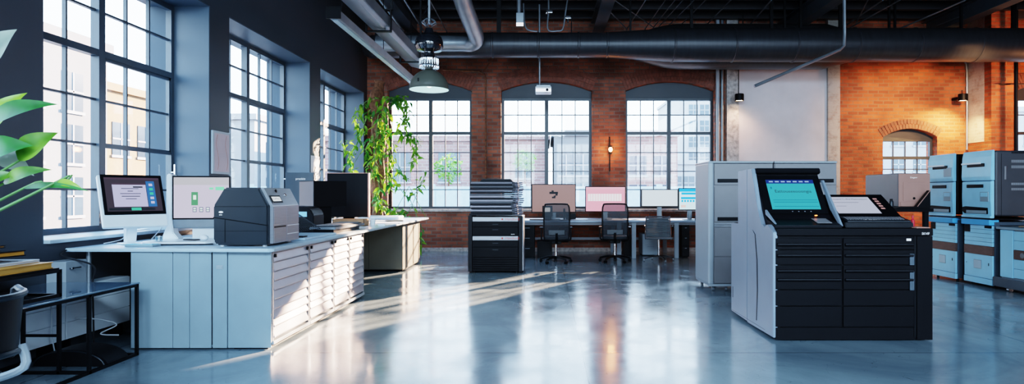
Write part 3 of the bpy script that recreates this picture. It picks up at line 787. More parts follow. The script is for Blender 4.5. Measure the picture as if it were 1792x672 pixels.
t = thing('document_tray', 'black wire mesh tray leaning in front of the low black printer', 'tray', (-2.9, 6.9, .882))
m = M()
A, B, C_, D = Vector((-3.02, 6.95, 1.19)), Vector((-2.98, 7.2, 1.16)), Vector((-2.60, 7.05, .955)), Vector((-2.76, 6.80, .935))
for k in range(12):
    u = k/11; m.tube([A.lerp(B, u), D.lerp(C_, u)], .0022, 5)
for k in range(16):
    u = k/15; m.tube([A.lerp(D, u), B.lerp(C_, u)], .0022, 5)
m.tube([A, B, C_, D], .006, 6, closed=True); m.out('wire_mesh', MT['cable_b'], t, smooth=False)
m = M(); m.tube([D, D-Vector((0, 0, .026))], .006, 6); m.tube([A, (A.x, A.y, .906)], .005, 6); m.out('leg', MT['cable_b'], t)
# big keyboard deck
t = thing('control_keyboard', 'wide dark keyboard deck lying on the counter past the big printer', 'keyboard', (-2.8, 7.6, .882))
m = M(); m.prism([(-2.77, 7.16), (-2.46, 7.16), (-2.44, 8.24), (-2.77, 8.24)], 'z', .935, .965, .006); m.out('body', MT['galv'], t)
m = M(); m.prism([(-2.75, 7.2), (-2.49, 7.2), (-2.47, 8.2), (-2.75, 8.2)], 'z', .966, .975, .003); kb = m.out('key_bed', MT['navy'], t)
m = M()
for i in range(6):
    for j in range(20): 
        x = -2.735+i*.041; yy = 7.25+j*.047; m.box(x, x+.032, yy, yy+.036, .975, .984)
m.out('keys', MT['cabgrey'], t, smooth=False)
m = M(); m.box(-2.74, -2.50, 7.2, 8.2, .883, .934); m.out('foot', MT['black'], t)
t = thing('paper_tray', 'pale flat tray with a black slot beside the big printer', 'tray', (-2.66, 6.35, .882))
m = M(); m.box(-2.86, -2.44, 6.2, 7.13, .883, .904, .005); m.out('body', MT['top'], t)
m = M(); m.box(-2.72, -2.50, 6.30, 6.42, .9045, .918, .003); m.out('cutter', MT['black'], t)
t = thing('cardboard_box', 'small open brown cardboard box on the counter below the black monitor', 'box', (-2.95, 9.15, .882))
m = M(); x0, x1, y0, y1, z0, z1 = -3.12, -2.66, 8.95, 9.2, .884, .985
m.box(x0, x1, y0, y0+.006, z0, z1); m.box(x0, x1, y1-.006, y1, z0, z1); m.box(x0, x0+.006, y0, y1, z0, z1); m.box(x1-.006, x1, y0, y1, z0, z1); m.box(x0, x1, y0, y1, z0, z0+.005); m.out('body', MT['card'], t)
# small things at the far end
def flat(name, lab, cat, px, Y, w, d, h, mt, rz=0, bev=.004):
    t = thing(name, lab, cat, (PX(px, Y), Y, .882), rz)
    m = M(); m.box(-w/2, w/2, -d/2, d/2, .001, h, bev); m.out('body', mt, t, world=False); return t
flat('paper_stack', 'loose white papers on the sunlit counter past the keyboard deck', 'papers', 672, 9.9, .5, .4, .012, MT['paper'], .3)
flat('tray', 'shallow pale tray at the far end of the counter near the vine', 'tray', 668, 11.6, .75, .5, .06, MT['white'], .05, .02)
flat('notebook', 'dark notebook lying at the far right corner of the counter', 'notebook', 690, 10.6, .28, .2, .02, MT['olive'], .4)
t = thing('paper_cup', 'white paper cup on the counter in front of the loose papers', 'cup', (PX(652, 9.2), 9.2, .882))
m = M(); m.lathe([(.001, 0), (.035, 0), (.045, .09), (.042, .09), (.033, .006), (.001, .006)], n=20); m.out('body', MT['white'], t, world=False)
flat('phone_charger', 'small white charger block on the counter edge by the cup', 'charger', 668, 9.05, .10, .07, .03, MT['white'], .2)

# cables by the window
def cable(lab, pts, r=.005, mt='cable_w', grp=None):
    m = M(); m.tube(pts, r, 6, sub=8); o = m.out('cable', MT[mt]); tag(o, lab, 'cable', grp); return o
cable('white cable looping from the window sill down to the counter', [P(262, 401, 6.2), P(240, 404, 6.1), P(222, 412, 6.0), P(210, 420, 5.9), (-4.12, 5.7, .891)])
cable('second white cable looping behind the tilted monitor down to the counter', [P(285, 393, 6.5), P(282, 400, 6.4), P(275, 408, 6.3), (-4.0, 6.2, .891)])
cable('dark cable dropping from the counter edge to the floor by the window', [(-4.13, 5.27, .87), (-4.16, 5.26, .82), P(163, 465, 5.28), P(162, 495, 5.28), P(163, 540, 5.28), (-3.9, 5.28, .012)], .008, 'cable_b')

# =========================================================== bottom-left corner
t = thing('side_table', 'low glass-topped side table with thin black square frame at the lower left', 'table', (-3.8, 4.4, 0))
xr, xl, ya, yb, zt = -3.425, -4.14, 3.3, 5.12, .6
m = M()
q = .011
for (x, y) in ((xr, yb), (xr, 4.586), (-3.65, 4.586), (-3.92, 4.586), (xr, ya), (xl, ya), (xl, yb)): 
    m = M(); m.box(x-q, x+q, y-q, y+q, 0.001, zt-.013); m.out('leg', MT['black'], t, smooth=False)
m = M()
for z in (.012, zt-.012):
    m.box(xr-q, xr+q, ya-q, yb+q, z-q, z+q); m.box(xl-q, xl+q, ya-q, yb+q, z-q, z+q)
    for y in (ya, 4.586, yb): m.box(xl-q, xr+q, y-q, y+q, z-q*.98, z+q*.98)
m.box(-3.93, -3.64, 4.58, 4.592, .28, .30)
m.out('frame', MT['black'], t, smooth=False)
m = M(); m.box(xl-.01, xr+.015, ya-.02, yb+.02, zt, zt+.012, .003); m.out('glass_top', mat('smoked_glass', (.12, .18, .24), .06, coat=.5), t)
# riser frame on it
t = thing('desk_riser', 'small black metal riser frame on the glass table carrying ochre portfolios', 'riser', (-3.85, 4.0, .612))
m = M(); xa, xb, y0, y1 = -4.12, -3.50, 3.5, 4.4
for (x, y) in ((xa, y0), (xb, y0), (xa, y1), (xb, y1)):
    m = M(); m.box(x-q, x+q, y-q, y+q, .613, .80); m.out('leg', MT['black'], t, smooth=False)
m = M()
for z in (.626, .80): 
    for x in (xa, xb): m.box(x-q, x+q, y0-q, y1+q, z-q, z+q)
    for y in (y0, y1): m.box(xa, xb, y-q, y+q, z-q, z+q)
m.box(xa, xb, y0, y1, .812, .822); m.out('frame', MT['black'], t, smooth=False)
m = M(); m.box(-4.02, -3.75, 3.75, 4.2, .64, .72, .004); t = m.out('storage_box', MT['cablight']); tag(t, 'small pale grey box inside the black riser frame', 'box')
m = M(); m.box(-3.72, -3.60, 3.9, 4.25, .64, .70, .004); t = m.out('power_adapter', MT['blackp']); tag(t, 'black ribbed power adapter inside the riser frame', 'adapter')
def book(lab, x, y, z, w, d, h, rz, cov, tilt=0, nm='portfolio'):
    t = thing(nm, lab, nm, (x, y, z), rz)
    T = Matrix.Rotation(tilt, 4, 'Y')
    m = M(); m.box(-w/2, w/2, -d/2, d/2, 0, .008, .002, mtx=T); m.box(-w/2, w/2, -d/2, d/2, h-.008, h, .002, mtx=T); m.box(-w/2, -w/2+.006, -d/2, d/2, .008, h-.008, mtx=T); m.out('cover', cov, t, world=False)
    m = M(); m.box(-w/2+.006, w/2-.008, -d/2+.006, d/2-.006, .008, h-.008, mtx=T); m.out('pages', MT['gold'] if cov is not MT['gold'] else mat('ochre_pages', (.50, .27, .06), .6, var=.2, streak=(1, 1, 80)), t, world=False)
book('thick ochre portfolio lying on the black riser, lowest of the pile', -3.80, 3.95, .823, .60, .8, .045, .02, MT['gold'])
book('thin white portfolio on top of the thick ochre one', -3.84, 4.0, .869, .50, .7, .018, .06, MT['paper'])
book('black-covered ochre album sloping on top of the pile beside the window wall', -3.92, 3.9, .905, .55, .75, .04, -.12, MT['black'], math.radians(-4))
book('slim black binder topmost of the portfolio pile', -3.99, 3.95, .962, .46, .6, .022, -.1, MT['navy'], math.radians(-4), nm='binder')
# low white wall cabinets
for i, (a, b) in enumerate(((2.2, 4.0), (4.01, 5.15), (5.16, 5.95))):
    t = thing('wall_cabinet', ['low white cabinet by the wall at the near end behind the side table', 'low white cabinet by the wall in the middle behind the side table', 'low white cabinet by the wall nearest the long counter'][i], 'cabinet', (-4.13, (a+b)/2, .12), group='low white cabinets along the window wall')
    m = M(); m.box(XW+.002, -4.06, a, b, .12, .56, .004); m.out('body', MT['white'], t)
    for k in range(3):
        m = M(); m.box(-4.058, -4.045, a+.003, b-.003, .125+k*.145, .265+k*.145, .003); m.out('drawer', MT['white'], t)
    for yy in (a+.05, b-.09):
        m = M(); m.box(XW+.002, -4.08, yy, yy+.04, 0, .119); m.out('foot', MT['black'], t)
t = thing('radiator_box', 'small white box with a valve on the wall beneath the big window', 'box', (-4.13, 5.25, .56))
m = M(); m.box(XW+.002, -4.05, 5.16, 5.40, .562, .78, .008); m.out('body', MT['cablight'], t)
m = M(); m.cyl((-4.05, 5.2, .72), (-4.02, 5.2, .72), .01); m.cyl((-4.03, 5.18, .72), (-4.03, 5.3, .72), .006); m.out('valve', MT['chrome'], t)
t = thing('floor_fan', 'low black round-topped fan housing on the floor under the glass table', 'fan', (-3.72, 4.9, 0))
m = M(); m.prism([(.30*math.cos(a*PI/20), .13*math.sin(a*PI/20)) for a in range(21)], 'y', -.13, .13, .012); m.xf(Matrix.Translation((0, 0, .004))); m.out('housing', MT['blackp'], t, world=False)
m = M(); m.tube([(.28*math.cos(a*PI/20), -.135, .006+.12*math.sin(a*PI/20)) for a in range(21)], .006, 6); m.out('rim', MT['navy'], t, world=False)
t = thing('cable_reel', 'small dark coil of cable on the floor near the counter end', 'cable reel', (-3.75, 5.25, 0))
m = M()
for k in range(4): m.tube([(.055*math.cos(a*.5)*(1-k*.12), .055*math.sin(a*.5)*(1-k*.12), .01+.008*k) for a in range(13)], .005, 5)
m.out('coil', MT['cable_b'], t, world=False)
cable('pale cable looping above the floor beside the counter end', [(-4.0, 5.2, .30), (-3.8, 5.22, .28), (-3.72, 5.3, .22), (-3.80, 5.22, .16), (-3.7, 5.3, .13)], .006)
cable('thin cable hanging behind the glass table leg', [(-4.02, 4.95, .59), (-4.0, 4.95, .4), (-3.98, 4.93, .2), (-3.96, 4.95, .01)], .005)

# big leafy plant at the left edge
t = thing('potted_plant', 'large broad-leaved green plant with long stems beside the glass-topped side table', 'plant', (-2.8, 2.1, 0))
m = M(); m.lathe([(.001, 0), (.13, 0), (.19, .34), (.175, .34), (.165, .28), (.001, .28)], c=(-2.8, 2.1, 0)); m.out('pot', MT['pot'], t)
m = M(); m.lathe([(.164, .285), (.001, .29)], c=(-2.8, 2.1, 0)); m.out('soil', MT['soil'], t)
LV = [  # base px,py,Y ; tip px,py,Y ; width ; mat
    ((-22, 118, 3.0), (30, 42, 3.0), .15, 'leafp'), ((-25, 235, 3.05), (48, 152, 3.1), .12, 'leafy'), ((-20, 218, 2.95), (102, 168, 2.9), .10, 'leafd'),
    ((-30, 275, 3.0), (58, 244, 2.95), .14, 'leafd'), ((32, 282, 3.0), (102, 224, 3.05), .14, 'leaf'), ((-10, 262, 3.1), (60, 300, 3.1), .12, 'leafp'),
    ((5, 322, 2.95), (92, 286, 2.9), .075, 'leaf'), ((40, 330, 2.9), (160, 322, 2.85), .035, 'leafd'), ((100, 318, 2.86), (145, 326, 2.86), .04, 'leafy'), ((-25, 320, 2.9), (30, 300, 2.95), .07, 'leaf'), ((-28, 60, 3.), (-5, 10, 3.0), .14, 'leafd')]
m = M()
for (b, e, w, k) in LV:
    bp = P(*b); root = Vector((-2.8+random.uniform(-.05, .05), 2.1+random.uniform(-.05, .05), .29))
    m.tube([root, root.lerp(bp, .5)+Vector((-.12, -.12, .1)), bp, bp.lerp(P(*e), .3)], lambda q_: .010-.006*q_, 6, sub=5)
m.out('stem', MT['stem'], t)
for (b, e, w, k) in LV:
    m = M(); bp, ep = P(*b), P(*e); m.leaf(bp, ep, (ep-bp).cross(Vector((0.15, -1, .35))), w, fold=.3, droop=.1, n=10); m.out('leaf', MT[k], t, angle=60)

# prints on the piers
t = thing('framed_print', 'tall pale mauve framed print with thin curved lines on pier by the nearest window', 'print', (XW, 7.9, 1.6))
m = M(); m.box(XW+.001, XW+.03, 7.70, 8.12, 1.61, 2.16, .004); m.out('frame', MT['cablight'], t)
m = M(); m.box(XW+.031, XW+.033, 7.73, 8.09, 1.64, 2.13)
m.mi = 1
for s_ in (7.80, 8.02): m.tube([(XW+.034, s_+.03*math.sin(k*.7), 1.66+k*.05) for k in range(10)], .003, 4)
m.out('picture', [mat('mauve_print', (.50, .40, .42), .6), MT['taupe']], t, smooth=False)
t = thing('poster', 'pale poster with a dark scribble on the far pier behind the black monitors', 'poster', (XW, 11.2, 1.4))
m = M(); m.box(XW+.001, XW+.006, 10.98, 11.40, 1.30, 2.05); m.mi = 1
m.tube([(XW+.009, 11.15+.05*math.cos(k*.9), 1.85-.03*k+.03*math.sin(k*1.7)) for k in range(14)], .006, 5); m.out('sheet', [MT['paper'], MT['ink']], t, smooth=False)
# =========================================================== hanging vine at the corner
t = thing('climbing_plant', 'tall green vine climbing a coir-covered post at the brick corner', 'plant', (-3.56, 13.0, 0))
m = M(); m.lathe([(.001, 0), (.2, 0), (.26, .45), (.24, .45), (.22, .38), (.001, .38)], c=(-3.56, 13.0, 0)); m.out('pot', MT['pot'], t)
m = M(); m.tube([(-3.56, 13.0, .38), (-3.58, 13.0, 1.4), (-3.54, 13.02, 2.4), (-3.6, 13.0, 3.2), (-3.52, 12.98, 3.75)], lambda q_: .13+.03*math.sin(q_*25), 10, sub=8); m.out('coir_post', MT['bark'], t)
paths = [
    [(662, 172), (640, 178), (622, 200), (628, 225), (632, 240)], [(650, 190), (632, 230), (622, 262), (612, 290), (618, 300)],
    [(668, 175), (690, 172), (710, 190), (708, 215)], [(690, 176), (712, 178), (716, 205), (710, 215)], [(676, 185), (680, 240), (690, 260), (676, 300), (682, 340)],
    [(700, 210), (702, 240), (722, 235), (728, 262), (724, 290)], [(655, 240), (640, 262), (650, 300), (640, 300)], [(664, 220), (655, 280), (664, 330), (658, 365)],
    [(680, 300), (700, 330), (715, 345), (735, 328), (745, 300)], [(680, 260), (690, 290), (700, 300), (716, 318)], [(662, 200), (655, 260), (650, 240)],
    [(690, 370), (710, 378), (716, 395), (722, 405)], [(682, 372), (700, 366), (715, 372)], [(716, 345), (730, 380), (742, 410)], [(725, 405), (735, 415), (738, 430)], [(608, 245), (604, 262), (612, 268)], [(670, 180), (672, 230), (668, 290)], [(690, 175), (700, 168), (712, 170)], [(655, 340), (668, 352), (672, 372)]]
dens = [1.3, 1.1, 1.3, 1.3, .8, 1.3, 1.0, 1.2, .6, .7, .7, 1.2, 1.2, .1, 1.2, 1.2, .6, 1.2, 1.3]
m = M(); pts3 = []
for k, p in enumerate(paths):
    Y = 12.75+random.uniform(-.15, .2) if k not in (11, 12, 13, 14) else 12.9
    q3 = [P(a, b, Y+random.uniform(-.1, .1)) for a, b in p]; pts3.append(q3)
    m.tube(q3, .007, 5, sub=6)
for a, b in (((735, 328), (716, 370)), ((716, 326), (690, 372)), ((716, 326), (745, 380)), ((640, 250), (612, 300))):
    m.tube([P(*a, 12.8), P(*b, 12.85)], .006, 5)
m.out('stem', MT['stem'], t)
ms = [M(), M(), M()]
for q3, d in zip(pts3, dens):
    for i in range(len(q3)-1):
        a, b = q3[i], q3[i+1]; n = int((b-a).length*34*d)+2
        for j in range(n):
            c = a.lerp(b, random.random())+Vector((random.gauss(0, .04), random.gauss(0, .06), random.gauss(0, .035)))
            dr = Vector((random.uniform(-1, 1), random.uniform(-1, .6), random.uniform(-1.3, .25))).normalized()
            L_ = random.uniform(.09, .20)
            random.choice((ms[0], ms[0], ms[1], ms[2])).leaf(c, c+dr*L_, Vector((random.uniform(-1, 1), random.uniform(-1, 1), random.uniform(-.3, .3))), L_*.45, droop=.3, n=4)
for mm, k in zip(ms, ('leaf', 'leafd', 'leafy')): mm.out('foliage', MT[k], t, smooth=False)

# =========================================================== black copier with folders
t = thing('copier', 'squat black copier with silver strips, carrying the tall stack of folders', 'copier', (-.86, 10.85, 0))
x0, x1, Y0 = PX(819, 10.47), PX(916, 10.47), 10.47
m = M(); m.box(x0+.075, x1-.09, Y0+.02, Y0+.7, .03, .965, .006); m.out('body', MT['kblack'], t)
m = M(); m.box(x0, x0+.07, Y0, Y0+.72, .02, .985, .01); m.out('side_panel', MT['blackp'], t)
m = M(); m.box(x1-.085, x1-.02, Y0, Y0+.72, .02, .985, .01); m.mi = 1; m.box(x1-.019, x1, Y0+.03, Y0+.7, .04, .975, .004); m.out('side_panel', [MT['blackp'], MT['silverp']], t)
fx0, fx1 = x0+.077, x1-.092
def zz(y): return PZ(y, Y0)
seg = [(380, 387.5, 'strip'), (388, 397, 'd'), (397.5, 412.5, 'd'), (413.5, 420.5, 'strip'), (421, 432, 'd'), (432.5, 450, 'd')]
for a, b, k in seg:
    m = M(); m.box(fx0, fx1, Y0-.004, Y0+.019, zz(b), zz(a), .003)
    if k == 'strip':
        s_ = m.out('silver_strip', MT['silverp'], t)
        text('Handford', .062, tbasis((fx1-.10, Y0-.006, (zz(a)+zz(b))/2), (1, 0, 0), (0, 0, 1)), MT['redtext'], s_)
        m = M(); m.cyl((fx1-.27, Y0-.006, (zz(a)+zz(b))/2), (fx1-.27, Y0-.004, (zz(a)+zz(b))/2), .016); m.out('emblem', MT['redtext'], s_)
    else:
        d = m.out('drawer', MT['kblack'], t)
        m = M(); m.box((fx0+fx1)/2-.05, (fx0+fx1)/2+.05, Y0-.008, Y0-.004, zz(a)-.05, zz(a)-.04); m.out('handle', MT['navy'], d)
m = M()
for k in range(6): m.box(fx0, fx1, Y0-.004, Y0+.019, zz(454+k*4), zz(451+k*4))
m.out('vent_panel', MT['kblack'], t, smooth=False)
m = M()
for xx in (x0+.1, x1-.12):
    for yy in (Y0+.05, Y0+.62): m.cyl((xx, yy, 0), (xx, yy, .03), .02)
m.out('foot', MT['black'], t)
text('HQ 400', .018, tbasis((fx1-.09, Y0-.005, zz(410)), (1, 0, 0), (0, 0, 1)), MT['wtext'], t)
# stack of folders: every folder is its own thing
FC = [mat('folder_grey', (.12, .12, .15), .45), mat('folder_black', (.006, .006, .009), .5, spec=.2), mat('folder_slate', (.03, .033, .045), .45), mat('folder_lilac', (.25, .245, .30), .45)]
order = ['black', 'black', 'lilac', 'black', 'lilac', 'black', 'slate', 'lilac', 'black', 'lilac', 'slate', 'black', 'grey', 'black', 'slate', 'black', 'grey']
cm = {'grey': FC[0], 'black': FC[1], 'slate': FC[2], 'lilac': FC[3]}
ordw = ['lowest', 'second from the bottom', 'third from the bottom', 'fourth from the bottom', 'fifth from the bottom', 'sixth from the bottom', 'seventh from the bottom', 'eighth from the bottom', 'ninth, middle one', 'eighth from the top', 'seventh from the top', 'sixth from the top', 'fifth from the top', 'fourth from the top', 'third from the top', 'second from the top', 'topmost grey']
z = .9865; n = len(order); Ht = (PZ(318, Y0)-.9865)/n
for i, k in enumerate(order):
    h = Ht*random.uniform(.92, 1.0) if i < n-1 else Ht*.95
    dx = random.uniform(-.015, .015); xa = x0+.03+dx; xb = x1-.10+random.uniform(-.02, .02)
    cx = (xa+xb)/2
    t = thing('folder', '%s folder, %s in the stack on the black copier' % ({'grey': 'grey', 'black': 'black', 'slate': 'dark slate', 'lilac': 'pale lilac-grey'}[k], ordw[i]), 'folder', (cx, Y0+.36, z), random.uniform(-.03, .03), 'folders stacked on the black copier')
    w = (xb-xa)/2; y0 = -.30+random.uniform(-.015, .015)
    m = M(); m.box(-w, w, y0, .28, 0.0015, h*.22); m.box(-w, w, y0, .28, h*.78, h-.0015); m.box(-w, w-.1, y0, y0+.006, h*.22, h*.78) ; m.out('cover', cm[k], t, world=False, smooth=False)
    m = M(); m.box(-w+.01, w-.01, y0+.008, .27, h*.23, h*.77); m.out('pages', cm['black'] if k != 'black' else cm['slate'], t, world=False, smooth=False)
    # plastic sleeve edges curling out at the open side
    m = M()
    for q_ in range(3):
        zo = h*(.25+.2*q_); m.tube([(w-.05, y0-.004, zo), (w+.03, y0+.0, zo-.1*h), (w+.075+.02*random.random(), y0+.03, zo+.1*h), (w+.02, y0+.06, zo+.05*h)], .0035, 5, sub=4)
    m.out('sleeve', FC[3] if i % 2 else FC[0], t, world=False)
    z += Ht
m = M(); t = thing('document_tray', 'flat black document tray lying on top of the folder stack', 'tray', (-.87, Y0+.36, z))
m.prism([(PX(838, Y0), z+.002), (PX(898, Y0), z+.002), (PX(893, Y0), z+.045), (PX(842, Y0), z+.045)], 'y', Y0+.12, Y0+.6, .004); m.out('body', MT['black'], t)
m = M(); m.box(PX(842, Y0), PX(893, Y0), Y0+.13, Y0+.59, z+.0455, z+.05); m.out('lid', MT['navy'], t)

# =========================================================== bench desks at the back
def desk(x0, x1, lab, legs, z=.80, y0=12.85, y1=14.25):
    t = thing('desk', lab, 'desk', ((x0+x1)/2, (y0+y1)/2, 0), group='bench desks along the arched windows')
    m = M(); m.box(x0, x1, y0, y1, z-.045, z, .008); m.out('tabletop', MT['silver'], t)
    m = M(); m.box(x0+.05, x1-.05, y0+.05, y0+.1, z-.10, z-.046); m.box(x0+.05, x1-.05, y1-.1, y1-.05, z-.10, z-.046); m.out('frame', MT['cabgrey'], t)
    for xx in legs:
        for yy in (y0+.03, y1-.10):
            m = M(); m.box(xx-.045, xx+.045, yy, yy+.06, 0.0, z-.046, .006); m.out('leg', MT['cablight'], t)
    m = M(); m.box(x0+.1, x1-.1, y1-.16, y1-.14, .30, .36); m.out('cable_tray', MT['cabgrey'], t)
    return t
desk(-.62, 1.70, 'long pale bench desk on the left under the middle arched window', (-.5, 1.55))
desk(1.71, 3.35, 'pale bench desk on the right ending beside the tall grey cabinet', (1.86, 2.76))
def pedestal(lab, xa, xb, ya, yb, z, mt='blackp', n=3):
    t = thing('drawer_pedestal', lab, 'drawer unit', ((xa+xb)/2, (ya+yb)/2, 0))
    m = M(); m.box(xa, xb, ya+.012, yb, .02, z, .005); m.out('body', MT[mt], t)
    for k in range(n):
        h = (z-.05)/n; m = M(); m.box(xa+.006, xb-.006, ya, ya+.011, .03+k*h, .025+(k+1)*h, .003); d = m.out('drawer', MT[mt], t)
        m = M(); m.box(xa+.1, xb-.1, ya-.006, ya-.0005, (k+1)*h-.02, (k+1)*h-.008); m.out('handle', MT['galv'], d)
    m = M(); m.box(xa+.03, xb-.03, ya+.04, yb-.04, 0, .019); m.out('plinth', MT['black'], t)
pedestal('black drawer unit under the desk right beside the copier', PX(916, 12.6)-.18, PX(935, 12.6), 12.95, 13.5, .70)
pedestal('black drawer unit under the right end of the bench desk', PX(1190, 13.2), PX(1203, 13.2), 13.0, 13.6, .70)
pedestal('white drawer unit under the desk behind the chrome chair', PX(1122, 13.6), PX(1150, 13.6), 13.4, 13.95, .48, 'cablight', 2)
m = M(); m.box(PX(940, 13), PX(966, 13), 13.0, 13.4, .02, .36, .01); m.box(PX(942, 13), PX(964, 13), 12.985, 13.0, .05, .33, .004); m.box(PX(944, 13), PX(962, 13), 13.02, 13.38, 0, .019)
tag(m.out('computer_tower', MT['blackp']), 'small black computer case on the floor under the desk by the first chair', 'computer case')
m = M(); m.box(PX(1090, 13.6), PX(1108, 13.6), 13.3, 13.75, .02, .44, .01); m.box(PX(1092, 13.6), PX(1106, 13.6), 13.288, 13.3, .05, .41, .004); m.box(PX(1093, 13.6), PX(1105, 13.6), 13.33, 13.7, 0, .019)
tag(m.out('computer_tower', MT['blackp']), 'black computer case under the desk between the second and third chair', 'computer case')

def desk_monitor(lab, px0, px1, py0, py1, Y, cols, kind, stand_px=None):
    x0, x1, z0, z1 = PX(px0, Y), PX(px1, Y), PZ(py1, Y), PZ(py0, Y)
    c = (x0+x1)/2 if stand_px is None else PX(stand_px, Y)
    t = thing('monitor', lab, 'monitor', (c, Y, .80))
    m = M(); m.box(x0, x1, Y-.01, Y+.03, z0, z1, .008); m.out('casing', MT['black'], t)
    m = M(); e = .018
    def r(a, b, c_, d, i, o=0.): m.mi = i; m.box(x0+e+(x1-x0-2*e)*a, x0+e+(x1-x0-2*e)*b, Y-.0115-o, Y-.0108-o, z0+e+(z1-z0-2*e)*c_, z0+e+(z1-z0-2*e)*d)
    r(0, 1, 0, 1, 0)
    if kind == 'face':
        r(.40, .60, .66, .74, 1, .001); r(.45, .50, .74, .79, 1, .001); r(.54, .59, .60, .66, 1, .001); r(.46, .54, .50, .56, 1, .001); r(.50, .55, .56, .60, 1, .001)
    if kind == 'bars':
        for k in range(13): r(.05+k*.067, .107+k*.067, .42, .72, 1, .001)
        r(.0, 1, .90, 1, 2, .001)
    if kind == 'ui':
        r(0, 1, .86, 1, 1, .001); r(.1, .9, .72, .82, 1, .001); r(.08, .75, .50, .60, 1, .001)
        for k in range(6): r(.1+k*.13, .18+k*.13, .36, .46, 1, .001)
        r(.08, .3, .1, .22, 2, .001)
    m.out('screen', cols, t, smooth=False)
    m = M(); m.box(c-.05, c+.05, Y+.03, Y+.06, .82, (z0+z1)/2, .006); m.box(c-.03, c+.03, Y-.0, Y+.03, .82, z0+.02) ; m.out('stand', MT['galv'], t)
    m = M(); m.box(c-.14, c+.14, Y-.08, Y+.14, .801, .818, .005); m.out('base', MT['galv'], t)
desk_monitor('mauve-screened monitor with small dark symbol, nearest the folder stack', 930, 1008, 322, 372, 13.5, [glow('screen_mauve', (.20, .125, .115), 1.), MT['ink']], 'face')
desk_monitor('pink-screened monitor with a row of white bars under the middle window', 1024, 1095, 326, 371, 13.5, [glow('screen_pink', (.70, .28, .36), 1.), glow('screen_bars_white', (.75, .7, .74), 1.), glow('screen_pink2', (.70, .33, .40), 1.)], 'bars')
desk_monitor('pale blank-screened monitor on a bright stand below the third window', 1122, 1187, 331, 362, 13.3, [glow('screen_pale', (.55, .66, .74), 1.)], 'plain')
desk_monitor('monitor showing a blue and white page, partly hidden by the tall cabinet', 1187, 1228, 329, 368, 13.1, [glow('screen_page', (.55, .80, .92), 1.), glow('screen_page_blue', (.02, .30, .75), 1.2), glow('screen_page_red', (.7, .5, .45), 1.)], 'ui')
def kbd(lab, px, Y, w=.42, mt='blackp', rz=0):
    t = thing('keyboard', lab, 'keyboard', (PX(px, Y), Y, .80), rz)
    m = M(); m.box(-w/2, w/2, -.07, .07, .001, .016, .004); m.out('body', MT[mt], t, world=False)
    m = M()
    for i in range(14):
        for j in range(4): m.box(-w/2+.008+i*(w-.016)/14, -w/2+.004+(i+1)*(w-.016)/14, -.062+j*.031, -.036+j*.031, .016, .022)
    m.out('keys', MT['navy'], t, world=False, smooth=False)
kbd('dark keyboard on the desk below the mauve monitor', 945, 13.05, .45)
kbd('white keyboard on the desk below the pink monitor', 1045, 13.05, .42, 'white')
kbd('dark keyboard on the right desk below the blank monitor', 1152, 13.05, .40)
t = thing('desk_phone', 'black desk phone with small white display beside the first chair', 'phone', (PX(958, 13.3), 13.3, .8))
m = M(); m.box(-.11, .11, .0, .05, .06, .30, .01); m.box(-.09, .09, -.05, .08, .001, .06, .006); m.out('body', MT['blackp'], t, world=False)
m = M(); m.box(-.06, .06, -.006, -.001, .17, .26); m.out('screen', glow('screen_white', (.7, .7, .7), .8), t, world=False)
t = thing('desk_scanner', 'small black scanner on the desk at the right edge of the mauve monitor', 'scanner', (PX(998, 13.3), 13.3, .8))
m = M(); m.box(-.10, .12, -.03, .06, .001, .13, .01); m.box(-.15, -.11, -.02, .03, .001, .24, .008); m.out('body', MT['blackp'], t, world=False)
def papers(lab, px, Y, w, d, h=.01, rz=0.):
    t = thing('paper_stack', lab, 'papers', (PX(px, Y), Y, .80), rz)
    m = M()
    for k in range(4): m.box(-w/2, w/2, -d/2, d/2, .001+h*k/4, h*(k+1)/4, mtx=Matrix.Rotation(random.uniform(-.08, .08), 4, 'Z'))
    m.out('sheets', MT['paper'], t, world=False, smooth=False)
papers('white papers on the desk behind the first office chair', 982, 13.02, .30, .2)
papers('white papers between the mauve and pink monitors', 1014, 13.02, .3, .22, .014, .3)
papers('white papers on the desk beside the pink monitor', 1105, 13.1, .30, .22, .012, .2)
t = thing('pen_cup', 'small dark cup of pens at the right end of the bench desk', 'pen cup', (PX(1219, 12.93), 12.93, .8))
m = M(); m.lathe([(.001, .001), (.035, .001), (.035, .1), (.031, .1), (.031, .008), (.001, .008)], n=16); m.out('cup', MT['blackp'], t, world=False)
for k in range(4):
    m = M(); m.cyl((.01*k-.015, .005*k, .01), (.02*k-.03, .012*k-.01, .16), .004); m.out('pen', MT['black'] if k % 2 else MT['redtext'], t, world=False)

